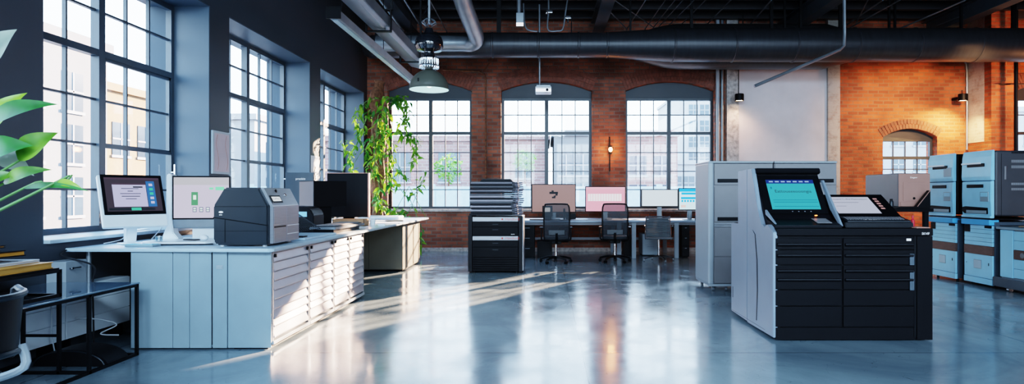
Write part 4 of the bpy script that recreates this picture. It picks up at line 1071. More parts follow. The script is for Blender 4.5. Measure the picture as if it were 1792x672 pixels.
# =========================================================== chairs
def task_chair(lab, loc, rz):
    """back of the chair is at local -y"""
    t = thing('office_chair', lab, 'chair', loc, rz, 'black mesh office chairs at the bench desk')
    def bk(u, z): return Vector((u, -.25-.05*math.sin((z-.5)*2.2)+.10*u*u*2, z))
    W, z0, z1 = .245, .47, 1.16
    m = M()
    ring = [(-W+.04, z0), (W-.04, z0), (W-.01, z0+.03), (W, z0+.2), (W, z1-.12), (W-.02, z1-.03), (W-.06, z1), (-W+.06, z1), (-W+.02, z1-.03), (-W, z1-.12), (-W, z0+.2), (-W+.01, z0+.03)]
    m.tube([bk(*p) for p in ring], .015, 8, sub=3, closed=True); m.out('backrest_frame', MT['blackp'], t, world=False)
    m = M(); nx, nz = 8, 12
    g = [[m.b.verts.new(bk(-W+.01+(2*W-.02)*i/nx, z0+.01+(z1-z0-.02)*k/nz)) for i in range(nx+1)] for k in range(nz+1)]
    for k in range(nz):
        for i in range(nx): f = m.b.faces.new((g[k][i], g[k][i+1], g[k+1][i+1], g[k+1][i])); f.material_index = 0 if k < 7 else 1
    m.out('backrest', [MT['mesh'], MT['mesh2']], t, world=False)
    m = M(); m.box(-.16, .16, -.30, -.275, .56, .66, .012); m.out('lumbar_pad', MT['navy'], t, world=False)
    m = M(); m.box(-W, W, -.21, .26, .46, .53, .03, 3); m.out('seat', MT['blackp'], t, world=False)
    m = M(); m.box(-.10, .10, -.12, .12, .38, .455, .015); m.tube([(0, -.10, .42), (0, -.22, .40), (0, -.29, .48), (0, -.30, .60)], .022, 8, sub=4); m.cyl((.1, 0, .42), (.24, .0, .41), .008); m.out('seat_mechanism', MT['black'], t, world=False)
    for s_ in (-1, 1):
        m = M(); m.tube([(s_*.12, -.02, .44), (s_*.27, -.04, .45), (s_*.29, -.05, .55), (s_*.285, -.05, .68)], .016, 8, sub=4); m.box(s_*.285-.035, s_*.285+.035, -.17, .10, .68, .71, .012); m.out('armrest', MT['blackp'], t, world=False)
    m = M(); m.cyl((0, 0, .12), (0, 0, .40), .025); m.cyl((0, 0, .10), (0, 0, .22), .035); m.out('gas_column', MT['chrome'], t, world=False)
    m = M()
    for k in range(5):
        a = 2*PI*k/5+.3; m.tube([(0, 0, .115), (.15*math.cos(a), .15*math.sin(a), .115), (.31*math.cos(a), .31*math.sin(a), .075)], lambda q_: .03-.013*q_, 8, sub=3)
    m.out('star_base', MT['black'], t, world=False)
    for k in range(5):
        a = 2*PI*k/5+.3; c = Vector((.31*math.cos(a), .31*math.sin(a), 0)); s2 = Vector((-math.sin(a), math.cos(a), 0))
        m = M(); m.cyl(c+s2*.008+Vector((0, 0, .028)), c+s2*.026+Vector((0, 0, .028)), .028, n=14); m.cyl(c-s2*.026+Vector((0, 0, .028)), c-s2*.008+Vector((0, 0, .028)), .028, n=14); m.cyl(c+Vector((0, 0, .03)), c+Vector((0, 0, .08)), .010)
        m.out('caster', MT['black'], t, world=False)
    return t
c1 = task_chair('black high-back mesh office chair in front of the mauve monitor', (PX(973, 12.05), 12.05, 0), 0.03)
dup(c1, (PX(1076, 12.2), 12.2, 0), -.10, 'black high-back mesh office chair in front of the pink monitor')
def low_chair(lab, loc, rz):
    t = thing('office_chair', lab, 'chair', loc, rz)
    m = M(); W = .25
    ring = [(-W, .50), (-W+.02, .86), (-W+.05, .90), (W-.05, .90), (W-.02, .86), (W, .50)]
    m.tube([(u, -.24-.04*(z-.5), z) for u, z in ring], .012, 8, sub=3); m.tube([(-W, -.24, .50), (-W, -.18, .45), (-W, .22, .46)], .011, 6, sub=3); m.tube([(W, -.24, .50), (W, -.18, .45), (W, .22, .46)], .011, 6, sub=3); m.out('frame', MT['chrome'], t, world=False)
    m = M()
    for k in range(12):
        z = .50+k*.032; y = -.235-.04*(z-.5)
        m.box(-W+.015, W-.015, y-.012, y+.004, z, z+.029, .006)
    m.out('backrest', mat('ribbed_leather', (.045, .055, .065), .5), t, world=False)
    m = M()
    for k in range(13): y = -.2+k*.033; m.box(-W+.015, W-.015, y, y+.030, .445, .475, .007)
    m.out('seat', mat('ribbed_leather_seat', (.035, .042, .05), .5), t, world=False)
    for s_ in (-1, 1):
        m = M(); m.tube([(s_*W, -.24, .70), (s_*(W+.03), -.1, .71), (s_*(W+.03), .12, .68), (s_*W, .15, .47)], .010, 8, sub=5); m.out('armrest', MT['black'], t, world=False)
    m = M(); m.cyl((0, 0, .08), (0, 0, .44), .024); m.out('gas_column', MT['chrome'], t, world=False)
    m = M()
    for k in range(4):
        a = PI/2*k+.5; m.tube([(0, 0, .10), (.18*math.cos(a), .18*math.sin(a), .085), (.32*math.cos(a), .32*math.sin(a), .05)], lambda q_: .022-.008*q_, 8, sub=3)
    m.out('star_base', MT['chrome'], t, world=False)
    for k in range(4):
        a = PI/2*k+.5; c = (.32*math.cos(a), .32*math.sin(a)); m = M(); m.cyl((c[0]-.012, c[1], .025), (c[0]+.012, c[1], .025), .025, n=14); m.cyl((c[0], c[1], .03), (c[0], c[1], .055), .008); m.out('caster', MT['galv'], t, world=False)
    return t
low_chair('low-back ribbed grey chair with chrome base near the right desk leg', (PX(1152, 12.45), 12.4, 0), -.25)
# chair cut off at lower left: its curved back shows
t = thing('lounge_chair', 'black curved-back chair with pale grey support at the lower left by the side table', 'chair', (-2.92, 2.82, 0))
def cb(u, v):     # u along the back -1..1, v height 0..1
    a = u*1.15
    return Vector((-2.865+.34*math.cos(a)+.03*v, 2.82+.31*math.sin(a), .60+.27*v-.06*abs(u)**2*(1-v)))
m = M(); nx, nz = 18, 6
for off in (0, -.018):
    g = [[m.b.verts.new(cb(-1+2*i_/nx, k/nz)+Vector((off, 0, 0))) for i_ in range(nx+1)] for k in range(nz+1)]
    for k in range(nz):
        for i_ in range(nx): m.b.faces.new((g[k][i_], g[k][i_+1], g[k+1][i_+1], g[k+1][i_]))
m.out('backrest', MT['blackp'], t)
m = M(); ring = [cb(-1+2*k/12, 1) for k in range(13)]+[cb(1, .5)]+[cb(1-2*k/12, 0) for k in range(13)]+[cb(-1, .5)]
m.tube(ring, .016, 8, sub=2, closed=True); m.out('backrest_frame', MT['navy'], t)
for s_ in (-1, 1):
    m = M(); m.tube([cb(s_*.55, .1)+Vector((.012, 0, 0)), cb(s_*.5, 0)+Vector((.03, 0, -.08)), (-2.72, 2.82+s_*.14, .44), (-2.88, 2.82+s_*.08, .40)], .02, 8, sub=4); m.out('support', MT['cablight'], t)
m = M(); m.box(-3.2, -2.70, 2.58, 3.06, .42, .48, .03, 3); m.out('seat', MT['blackp'], t)
m = M(); m.cyl((-2.95, 2.82, .08), (-2.95, 2.82, .42), .025); m.out('gas_column', MT['chrome'], t)
m = M()
for k in range(5):
    a = 2*PI*k/5; m.tube([(-2.95, 2.82, .10), (-2.95+.27*math.cos(a), 2.82+.27*math.sin(a), .03)], lambda q_: .025-.01*q_, 8)
m.out('star_base', MT['black'], t)
# =========================================================== tall grey cabinets
YT = 8.5
def tz(y): return PZ(y, YT)
def tall(lab, x0, x1, first):
    t = thing('tall_cabinet', lab, 'cabinet', ((x0+x1)/2, 8.9, 0))
    m = M(); m.box(x0, x1, YT+.012, 9.25, .105, 1.78, .012); m.out('body', MT['cabgrey'], t)
    if first:
        m = M(); m.box(x0-.012, x0+.07, YT-.012, 9.24, .09, 1.80, .03, 4); m.out('side_panel', MT['cablight'], t)
    m = M(); m.box(x0-.014 if first else x0, x1, YT-.012, 9.25, 1.782, 1.812, .010); m.out('top_panel', MT['cablight'], t)
    a = x0+(.075 if first else .01); b = x1-.01
    for k, (ya, yb) in enumerate(((285, 324), (327, 389), (398, 449), (451, 496))):
        m = M(); m.box(a, b, YT-.006, YT+.011, tz(yb)+.003, tz(ya)-.006 if k else 1.775, .004); d = m.out('drawer' if k else 'flap', MT['cabgrey'], t)
        zc = {0: 316, 1: 383, 2: 402, 3: 455}[k]
        if k < 2:
            m = M(); m.box(a+.04, b-.04 if k == 0 else b-.2, YT-.010, YT-.0065, tz(zc+3.5), tz(zc-3)); m.mi = 1
            m.box((a+b)/2-.05, (a+b)/2+.0, YT-.014, YT-.010, tz(zc+1), tz(zc-1)); m.out('handle', [MT['black'], MT['galv']], d, smooth=False)
    m = M()
    for yy in (390.5, 393, 395.5): m.box(a, b, YT-.008, YT+.011, tz(yy+1.6), tz(yy), .003)
    m.out('ribbed_band', MT['silverp'], t)
    m = M(); m.box(x0, x1, YT-.01, 9.24, .07, .104, .006); m.out('base_rail', MT['cablight'], t)
    for xx in (x0+.07, x0+.25, x1-.08):
        for yy in (YT+.06, 9.15):
            m = M(); m.cyl((xx-.015, yy, .031), (xx+.015, yy, .031), .030, n=14); m.cyl((xx, yy, .04), (xx, yy, .07), .012); m.out('caster', MT['galv'], t)
tall('tall grey cabinet on castors with dark slot handles, next to the bench desk end', 2.27, 3.165, True)
tall('right-hand of two tall grey cabinets, mostly behind the black kiosk', 3.175, 4.05, False)
m = M(); m.tube([(4.055, 8.7, 1.74), (4.09, 8.7, 1.73), (4.09, 8.7, 1.66)], .008, 6); m.box(4.05, 4.06, 8.66, 8.74, 1.70, 1.78)
o = m.out('cabinet_hook', MT['black']); tag(o, 'small black hook on the right flank of the tall grey cabinets', 'hook')

# =========================================================== the big kiosk
t = thing('control_kiosk', 'big black drawer console with silver flank and raised teal screen at front right', 'kiosk', (2.83, 6.2, 0))
YK = 5.62; X0, X1 = 2.105, 3.556
def kz(y): return PZ(y, YK)
# silver flank
m = M(); m.prism([(6.90, .04), (6.90, 1.03), (6.66, 1.03), (6.66, 1.60), (6.36, 1.61), (6.36, .03)], 'x', X0-.012, X0+.03, .006); m.out('side_panel', MT['silver'], t)
m = M(); m.prism([(6.355, .02), (6.355, 1.61), (6.22, 1.61), (6.03, 1.20), (5.93, 1.06), (5.86, 1.035), (5.82, 1.06), (5.76, 1.065), (5.70, 1.04), (5.625, 1.0), (5.625, .03)], 'x', X0-.012, X0+.03, .006); m.out('side_panel', MT['silver'], t)
m = M(); pts = [(6.18, .99), (6.10, .95), (6.04, .7), (6.03, .4), (6.06, .1), (6.08, .1), (6.055, .4), (6.065, .7), (6.12, .95)]; m.prism(pts, 'x', X0-.015, X0-.0125); m.box(X0-.014, X0-.0125, 5.84, 6.88, .055, .058)
m.box(X0-.0145, X0-.0125, 6.83, 6.845, .2, .32); m.out('seam_trim', MT['navy'], t, smooth=False)
# body
m = M(); m.box(X0+.031, X1, YK+.016, 6.88, .014, .965, .005); m.out('body', MT['kblack'], t)
m = M(); m.box(X0+.02, X1+.004, YK-.006, 6.90, .968, 1.035, .008); m.out('top_slab', MT['kblack'], t)
m = M(); m.box(PX(1605, YK), X1, YK-.002, YK+.015, .012, .965, .004); m.out('end_panel', MT['kblack'], t)
m = M(); m.box(X0+.0305, X0+.045, YK-.001, YK+.015, .035, .965); m.box(PX(1600.5, YK), PX(1604.5, YK), YK+.008, YK+.0155, .035, .965); m.out('corner_trim', MT['black'], t, smooth=False)
cols = ((PX(1357.5, YK), PX(1473, YK)), (PX(1476, YK), PX(1599.5, YK)))
rows = [(417, 436.5), (438, 463), (465, 506.5), (508, 535), (536.5, 572)]
for a, b in cols:
    for k, (ya, yb) in enumerate(rows):
        m = M(); m.box(a, b, YK-.002, YK+.0155, kz(yb), kz(ya), .004); d = m.out('drawer', MT['kblack'], t)
        if k < 3:
            zc = kz(ya)-.035 if k else kz(ya)-.045
            m = M(); m.prism([(YK-.003, zc), (YK-.022, zc-.004), (YK-.024, zc-.014), (YK-.010, zc-.030), (YK-.003, zc-.030)], 'x', a+.012, b-.012, .002); m.out('handle', MT['blackp'], d)
            if k == 2:
                zc = kz(487); m = M(); m.prism([(YK-.003, zc), (YK-.022, zc-.004), (YK-.024, zc-.014), (YK-.010, zc-.030), (YK-.003, zc-.030)], 'x', a+.012, b-.012, .002); m.out('handle', MT['blackp'], d)
m = M(); m.box(cols[0][0], cols[1][1], YK+.002, YK+.0155, .012, kz(573.5), .003); m.out('plinth_panel', MT['kblack'], t)
for ya, yb in ((444, 464), (475, 508)):
    m = M(); m.box(PX(1591, YK), PX(1599, YK), YK-.014, YK-.0025, kz(yb), kz(ya), .004); m.out('latch', MT['steel_blue'], t)
m = M(); m.box(PX(1586, YK), PX(1594, YK), YK-.005, YK-.0025, kz(421.5), kz(417.5)); m.out('badge', MT['wtext'], t)
text('SKVIF', .030, tbasis((PX(1619, YK), YK-.0075, kz(409)), (1, 0, 0), (0, 0, 1)), MT['wtext'], t)
m = M()
for xx in (X0+.1, PX(1476, YK), X1-.1):
    for yy in (YK+.08, 6.8): m.cyl((xx, yy, 0), (xx, yy, .014), .02)
m.out('foot', MT['black'], t)
# head with screen
XA, XB = X0+.031, 2.765
prof = [(6.66, 1.036), (6.66, 1.59), (6.25, 1.60), (6.205, 1.585), (6.215, 1.545), (5.955, 1.155), (5.93, 1.14), (5.90, 1.11), (5.70, 1.06), (5.69, 1.036)]
m = M(); m.prism(prof, 'x', XA, XB, .005); hd = m.out('screen_housing', MT['blackp'], t)
m = M(); m.prism([(6.66, 1.55), (6.66, 1.60), (6.19, 1.615), (6.17, 1.57), (6.20, 1.553)], 'x', XA-.004, XB+.01, .006); m.out('hood', MT['kblack'], t)
d = Vector((0, 6.215-5.955, 1.545-1.155)).normalized(); nr = Vector((0, -d.z, d.y)); o0 = Vector((0, 5.955, 1.155)); Lf = .468
def sp_(x, v, h): return Vector((x, 0, 0))+o0+d*v+nr*h
def splate(m, xa, xb, va, vb, h0, h1):
    p = [sp_(xa, va, h0), sp_(xb, va, h0), sp_(xb, vb, h0), sp_(xa, vb, h0)]; q = [sp_(xa, va, h1), sp_(xb, va, h1), sp_(xb, vb, h1), sp_(xa, vb, h1)]
    m.face(p[::-1]); m.face(q)
    for i in range(4): j = (i+1) % 4; m.face([p[i], p[j], q[j], q[i]])
m = M(); splate(m, XA+.01, XB-.01, .0, Lf-.02, .001, .012); bz = m.out('bezel', MT['black'], t, smooth=False)
m = M(); a, b = 2.215, 2.69
m.mi = 0; splate(m, a, b, .05, .40, .0125, .0132)
m.mi = 1; splate(m, a, b, .355, .40, .0134, .0138)
m.mi = 2
for k in range(7): splate(m, a+.03+k*.06, a+.07+k*.06, .37, .385, .014, .0143)
m.mi = 3
for v in (.13, .155, .08): splate(m, a+.03, b-.01, v, v+.006, .0134, .0137)
splate(m, a+.03, a+.045, .29, .315, .0134, .0137)
m.out('screen', [glow('screen_teal', (.035, .26, .31), 1.), glow('screen_navy', (.012, .03, .14), 1.), glow('screen_dots', (.2, .3, .5), 1.), glow('screen_teal_dark', (.01, .13, .19), 1.)], bz, smooth=False)
text('Eattoueeeooongia', .050, tbasis(sp_((a+b)/2+.01, .26, .0145), (1, 0, 0), d), MT['ink'], bz)
m = M()
for k in range(4): splate(m, 2.40+k*.06, 2.412+k*.06, .02, .03, .0125, .0135)
m.out('button', MT['silverp'], bz, smooth=False)
m = M(); m.prism([(5.945, 1.152), (5.955, 1.20), (5.72, 1.085), (5.70, 1.07)], 'x', XA+.0, XA+.02, .002); m.out('cheek', MT['silver'], t)
m = M(); m.prism([(6.16, 1.49), (6.12, 1.49), (5.72, 1.05), (5.76, 1.05), (5.95, 1.20)], 'x', XB+.0005, XB+.022, .003); m.out('cheek', MT['silver'], t)
m = M(); m.prism([(5.90, 1.114), (5.90, 1.118), (5.76, 1.082), (5.76, 1.078)], 'x', 2.56, 2.70, .001); m.out('card_reader', MT['cabgrey'], t)
m = M(); m.sph((2.62, 5.925, 1.145), .009, (1.6, .5, .5)); m.out('indicator_light', glow('amber_glow', (1, .25, .04), 4), t)
# second console on the counter
t = thing('tablet_console', 'low black console with pale tilted screen and key row, right of teal screen', 'console', (3.13, 5.95, 1.036))
XA2, XB2 = 2.80, 3.44
prof = [(6.30, 1.038), (6.30, 1.30), (6.27, 1.325), (5.93, 1.125), (5.72, 1.085), (5.71, 1.038)]
m = M(); m.prism(prof, 'x', XA2, XB2, .006); m.out('body', MT['blackp'], t)
d = Vector((0, .34, .20)).normalized(); nr = Vector((0, -d.z, d.y)); o0 = Vector((0, 5.93, 1.125))
m = M(); splate(m, XA2+.01, XB2-.0, .0, .41, .002, .016); bz = m.out('bezel', MT['black'], t, smooth=False)
m = M(); a, b = 2.86, 3.28; m.mi = 0; splate(m, a, b, .05, .36, .0162, .0168)
m.mi = 1
for k in range(5): splate(m, b+.035, b+.075, .13+k*.045, .155+k*.045, .0164, .0168)
m.mi = 2; splate(m, a+.03, a+.28, .25, .258, .017, .0174); splate(m, a+.03, a+.13, .18, .186, .017, .0174)
m.out('screen', [glow('screen_silver', (.30, .32, .40), 1.), glow('screen_icon_pink', (.30, .17, .17), 1.), glow('screen_line', (.12, .13, .16), 1.)], bz, smooth=False)
text("Louertt'C-iRd Masoutesre", .034, tbasis(sp_((a+b)/2, .315, .0178), (1, 0, 0), d), MT['ink'], bz)
m = M(); m.prism([(5.90, 1.125), (5.735, 1.09), (5.735, 1.10), (5.90, 1.137)], 'x', XA2+.03, XB2-.01, .002); k_ = m.out('key_row', MT['navy'], t)
m = M()
for q in range(22):
    x = XA2+.05+q*.025; m.prism([(5.86, 1.131), (5.78, 1.112), (5.78, 1.115), (5.86, 1.134)], 'x', x, x+.017)
m.out('keys', MT['cabgrey'], k_, smooth=False)
text('A  ..mL  o-1i  L...   . ..', .022, tbasis(Vector((3.10, 5.757, 1.112)), (1, 0, 0), (0, .97, .22)), MT['wtext'], k_)
# things on the right end of the kiosk
m = M(); m.box(3.42, 3.545, 5.64, 6.2, 1.0365, 1.046, .003); tag(m.out('paper_pad', MT['taupe']), 'pale pad lying at the right end of the black kiosk top', 'pad')
t = thing('spray_bottle', 'small red bottle standing on the pale pad at the kiosk end', 'bottle', (3.47, 5.78, 1.0465))
m = M(); m.lathe([(.001, 0), (.018, 0), (.018, .06), (.008, .072), (.008, .082), (.001, .082)], n=18); m.out('body', MT['red'], t, world=False)
m = M(); m.cyl((0, 0, .0825), (0, 0, .102), .010); m.out('cap', MT['red'], t, world=False)
# =========================================================== back workbench with the taupe printer
t = thing('workbench', 'dark workbench behind the black kiosk carrying the taupe printer', 'workbench', (5.3, 9.3, 0))
m = M(); m.box(4.35, 5.70, 8.98, 10.15, 1.09, 1.14, .006); m.out('tabletop', MT['kblack'], t)
for x in (4.42, 5.62):
    for y in (9.05, 10.08):
        m = M(); m.box(x-.03, x+.03, y-.03, y+.03, 0, 1.088); m.out('leg', MT['black'], t)
m = M(); m.box(4.4, 5.65, 9.03, 10.1, .35, .38); m.out('shelf', MT['kblack'], t)
t = thing('printer', 'boxy taupe printer with grey flank and square front door on the workbench', 'printer', (5.5, 9.4, 1.14))
m = M(); m.box(5.276, 5.75, 9.162, 10.10, 1.16, 1.665, .02, 3); m.mi = 0; m.out('body', MT['cabgrey'], t)
m = M(); m.box(5.28, 5.746, 9.14, 9.161, 1.165, 1.66, .008); fp = m.out('front_panel', MT['taupe'], t)
m = M(); m.box(5.34, 5.66, 9.132, 9.1395, 1.25, 1.53, .003); d = m.out('door', MT['taupe'], fp)
m = M(); m.cyl((5.50, 9.125, 1.29), (5.50, 9.1315, 1.29), .018); m.out('knob', MT['black'], t)
m = M(); m.box(5.30, 5.73, 9.128, 9.1395, 1.168, 1.235, .004); m.out('output_slot', MT['taupe'], t)
text('Doganr', .035, tbasis((5.50, 9.138, 1.60), (1, 0, 0), (0, 0, 1)), MT['wtext'], t)
m = M(); m.box(5.30, 5.68, 9.2, 10.05, 1.141, 1.159); m.out('base', MT['black'], t)
t = thing('paper_guide', 'black triangular feeder wing rising to the right in front of taupe printer', 'feeder', (5.55, 8.75, 1.14))
m = M(); m.prism([(5.2, 1.141), (PX(1627, 9.02), 1.141), (PX(1627, 9.02), PZ(333, 9.02)), (PX(1604, 9.02), PZ(362, 9.02)), (5.2, 1.165)], 'y', 9.0, 9.09, .003); m.out('wing', MT['black'], t)
m = M(); m.tube([(PX(1604, 9.02), 9.0, PZ(361.5, 9.02)), (PX(1627, 9.02), 9.0, PZ(332.5, 9.02))], .006, 5); m.out('edge_strip', MT['taupe'], t)
for k, (px, mt, lab, cat) in enumerate(((1600, 'red', 'red spool of ribbon on the workbench edge behind the kiosk', 'spool'), (1608, 'white', 'white-lidded jar on the workbench edge behind the kiosk', 'jar'), (1615, 'galv', 'small metal tin on the workbench beside the blue machines', 'tin'), (1621, 'navy', 'dark bottle on the workbench beside the blue machines', 'bottle'))):
    X = (4.75, 4.9, 5.02, 5.13)[k]; t = thing(cat, lab, cat, (X, 9.08, 1.1405))
    h = (.09, .12, .08, .14)[k]; m = M(); m.lathe([(.001, 0), (.03, 0), (.032, h*.7), (.022, h*.85), (.001, h*.85)], n=16); m.out('body', MT[mt], t, world=False)
    m = M(); m.cyl((0, 0, h*.86), (0, 0, h), .02); m.out('lid', MT['black'] if k != 1 else MT['white'], t, world=False)

# =========================================================== blue stacked machines (fronts face the room's left)
def xf_at(y): return 6.36-(y-8.70)*.045     # the row runs slightly askew
def upper(lab, y0, y1, x0, grp=None, side=False):
    t = thing('printing_machine', lab, 'machine', (x0+.4, (y0+y1)/2, 1.0))
    z0, z1 = 1.005, 1.985
    m = M(); m.box(x0+.05, x0+1.15, y0, y1, z0+.03, z1-.01, .03, 3); m.out('body', mat('machine_graphite', (.045, .045, .052), .5) if side else MT['kblack'], t)
    m = M(); m.prism([(x0+.045, z0+.02), (x0+.0, z0+.03), (x0-.01, z0+.30), (x0-.005, z0+.53), (x0+.045, z0+.54)], 'y', y0+.012, y1-.012, .006); lo = m.out('front_cover', MT['sky_blue'], t)
    m = M(); m.prism([(x0+.045, z0+.545), (x0-.005, z0+.545), (x0-.012, z0+.60), (x0+.0, z1-.09), (x0+.02, z1), (x0+.045, z1)], 'y', y0+.005, y1-.005, .006); up = m.out('front_cover', MT['sky_blue'], t)
    m = M(); m.box(x0-.02, x0+.046, y0+.01, y1-.01, z0+.0, z0+.035, .012); m.out('base_lip', MT['sky_blue'], t)
    w = y1-y0
    # slots and hand grips
    m = M(); m.box(x0-.022, x0-.004, y0+.22*w, y0+.78*w, z1-.235, z1-.185, .006); m.mi = 1; m.box(x0-.035, x0-.020, y0+.30*w, y0+.95*w, z1-.195, z1-.17, .005); m.out('handle', [MT['black'], MT['white']], up)
    m = M(); m.box(x0-.019, x0-.006, y0+.25*w, y0+.80*w, z0+.44, z0+.49, .006); m.out('handle', MT['black'], lo)
    m = M(); m.box(x0-.020, x0-.006, y0+.08*w, y0+.34*w, z0+.24, z0+.38, .003); m.mi = 1; m.box(x0-.0225, x0-.0195, y0+.10*w, y0+.32*w, z0+.31, z0+.37); m.out('badge_plate', [MT['bluegrey'], MT['sky_blue']], lo)
    if w > .6:
        m = M(); m.box(x0-.020, x0-.001, y0+.06*w, y0+.34*w, z0+.62, z0+.76, .003); m.out('badge_plate', MT['bluegrey'], up) if not side else m.b.free()
    m = M(); m.prism([(y0+.12*w, z0+.06), (y1-.12*w, z0+.06), (y1-.03*w, z0+.10), (y1-.05*w, z0+.155), (y1-.16*w, z0+.165), (y0+.12*w, z0+.15)], 'x', x0-.016, x0+.01, .004); s_ = m.out('output_slot', MT['black'], lo)
    m = M(); m.box(x0-.022, x0-.0165, y0+.14*w, y1-.2*w, z0+.065, z0+.11, .002); m.out('tray', MT['bluegrey'], s_)
    if side:
        for za, zb in ((1.80, 1.84), (1.72, 1.76), (1.48, 1.515), (1.405, 1.44)):
            m = M(); m.box(x0+.27, x0+.62, y0-.008, y0-.0005, za, zb, .003); v = m.out('vent', MT['cabgrey'], t)
            m = M()
            for k in range(12): m.box(x0+.28+k*.028, x0+.295+k*.028, y0-.0095, y0-.0082, za+.005, zb-.005)
            m.out('slot', MT['galv'], v, smooth=False)
        m = M(); m.box(x0+.17, x0+.195, y0-.014, y0-.0005, 1.56, 1.75, .004); m.out('side_handle', MT['cabgrey'], t)
        m = M()
        for k in range(26): m.box(x0+.28+k*.02, x0+.292+k*.02, y0-.003, y0-.0005, 1.93, 1.955)
        m.out('grille', MT['black'], t, smooth=False)
        m = M(); m.box(x0+.13, x0+.134, y0-.002, y0-.0003, 1.03, 1.93); m.out('seam', MT['black'], t, smooth=False)
def lower(lab, y0, y1, x0):
    t = thing('drawer_machine', lab, 'machine', (x0+.4, (y0+y1)/2, 0)); w = y1-y0
    m = M(); m.box(x0+.03, x0+1.0, y0, y1, .05, .955, .008); m.out('body', MT['steel_blue'], t)
    m = M(); m.box(x0-.045, x0+.10, y0+.01, y1-.0, .905, .985, .008); m.out('lid', MT['sky_blue2'], t)
    for k in range(5):
        m = M(); m.box(x0-.0, x0+.029, y0+.01, y1-.01, .60+k*.06, .657+k*.06, .004); m.out('drawer', MT['sky_blue'], t)
    m = M(); m.box(x0-.006, x0+.029, y0+.01, y1-.01, .47, .597, .003); m.out('brown_band', MT['brownw'], t)
    m = M(); m.box(x0-.0, x0+.029, y0+.01, y1-.01, .135, .467, .005); dr = m.out('door', MT['sky_blue'], t)
    m = M(); yc_ = y0+.52*w; m.box(x0-.006, x0-.0005, yc_-.09, yc_+.07, .26, .39, .002); m.mi = 1; m.box(x0-.008, x0-.0062, yc_-.08, yc_+.06, .27, .38); m.out('recess_plate', [MT['bluegrey'], MT['top']], dr)
    m = M(); m.box(x0-.004, x0-.0005, y0+.12*w, y0+.14*w, .32, .36); m.out('lock', MT['black'], dr)
    m = M(); m.cyl((x0-.004, y0+.9*w, .33), (x0-.0005, y0+.9*w, .33), .006); m.out('lock', MT['black'], dr)
    m = M(); m.box(x0-.006, x0+.03, y0+.005, y1-.005, .045, .13, .006); m.out('kick_panel', MT['sky_blue'], t)
    m = M(); m.box(x0-.004, x0-.0002, y1-.14, y1-.02, .79, .895); m.out('keypad', MT['black'], t, smooth=False)
    m = M(); m.box(x0-.004, x0-.0002, y0+.02, y0+.16, .86, .895); m.out('display', MT['black'], t, smooth=False)
    m = M()
    for yy in (y0+.08, y1-.08):
        for xx in (x0+.08, x0+.9): m.cyl((xx, yy, 0), (xx, yy, .05), .02)
    m.out('foot', MT['black'], t)
upper('pale blue upper machine with dark vented side, nearest in the stacked row on the right', 8.70, 9.33, 6.35, side=True)
upper('pale blue upper machine farther from camera, stacked beyond the vented one', 9.47, 10.10, 6.32)
lower('pale blue lower drawer machine with brown band beneath the vented dark machine', 8.70, 9.30, 6.36)
lower('pale blue lower drawer machine partly behind the black kiosk', 9.42, 10.05, 6.32)
m = M(); m.box(6.33, 7.3, 8.68, 10.1, .9865, 1.003, .003); tag(m.out('shelf_board', MT['black']), 'thin dark board between the upper and lower blue machines', 'board')
m = M(); m.box(6.45, 7.3, 9.335, 9.415, .03, .95); m.tube([(6.40, 9.37, .02), (6.42, 9.37, .5), (6.40, 9.36, .9)], .012, 6, sub=4)
tag(m.out('cable_duct', MT['black']), 'dark cable duct filling the gap between the lower blue machines', 'cable duct')
# cart in front
t = thing('machine_cart', 'pale blue wheeled cart with brown band and steel bumper at the far right', 'cart', (6.9, 7.9, 0))
m = M(); m.box(6.41, 7.4, 7.3, 8.60, .13, .86, .008); m.out('body', MT['cablight'], t)
m = M(); m.box(6.36, 7.42, 7.28, 8.64, .862, .895, .006); m.out('top_panel', MT['bluegrey'], t)
m = M(); m.box(6.375, 6.409, 8.35, 8.58, .20, .855, .006); m.out('corner_panel', MT['sky_blue'], t)
for k in range(5):
    za = .21+k*.128
    if k == 2:
        m = M(); m.box(6.38, 6.409, 7.32, 8.34, za, za+.124, .003); b_ = m.out('brown_band', MT['brownw'], t)
        for yy in (8.18, 8.02):
            m = M(); m.cyl((6.37, yy, za+.06), (6.3795, yy, za+.06), .035); m.out('knob', MT['galv'], b_)
    else:
        m = M(); m.box(6.38, 6.409, 7.32, 8.34, za, za+.124, .004); m.out('drawer', MT['sky_blue'], t)
m = M(); m.box(6.33, 6.374, 7.28, 8.66, .06, .19, .006); m.out('bumper', MT['steel_blue'], t)
for yy in (8.48, 7.5):
    for dx in (0, .8):
        m = M(); m.cyl((6.44+dx, yy-.02, .036), (6.44+dx, yy+.02, .036), .036, n=16); m.cyl((6.44+dx, yy, .05), (6.44+dx, yy, .12), .012); m.out('caster', MT['chrome'], t)
t = thing('cardboard_sheet', 'brown cardboard sheet lying slanted on the wheeled cart', 'cardboard', (6.82, 7.98, .9), math.radians(20))
m = M(); m.box(-.33, .35, -.40, .40, .0, .012, .002, mtx=Matrix.Rotation(math.radians(-4), 4, 'X')); m.xf(Matrix.Translation((0, 0, .035))); m.out('sheet', MT['card'], t, world=False)
cable('dark cable lying along the top of the wheeled cart', [(6.40, 8.615, .906), (6.6, 8.60, .905), (6.8, 8.62, .905), (7.1, 8.61, .905)], .008, 'cable_b')
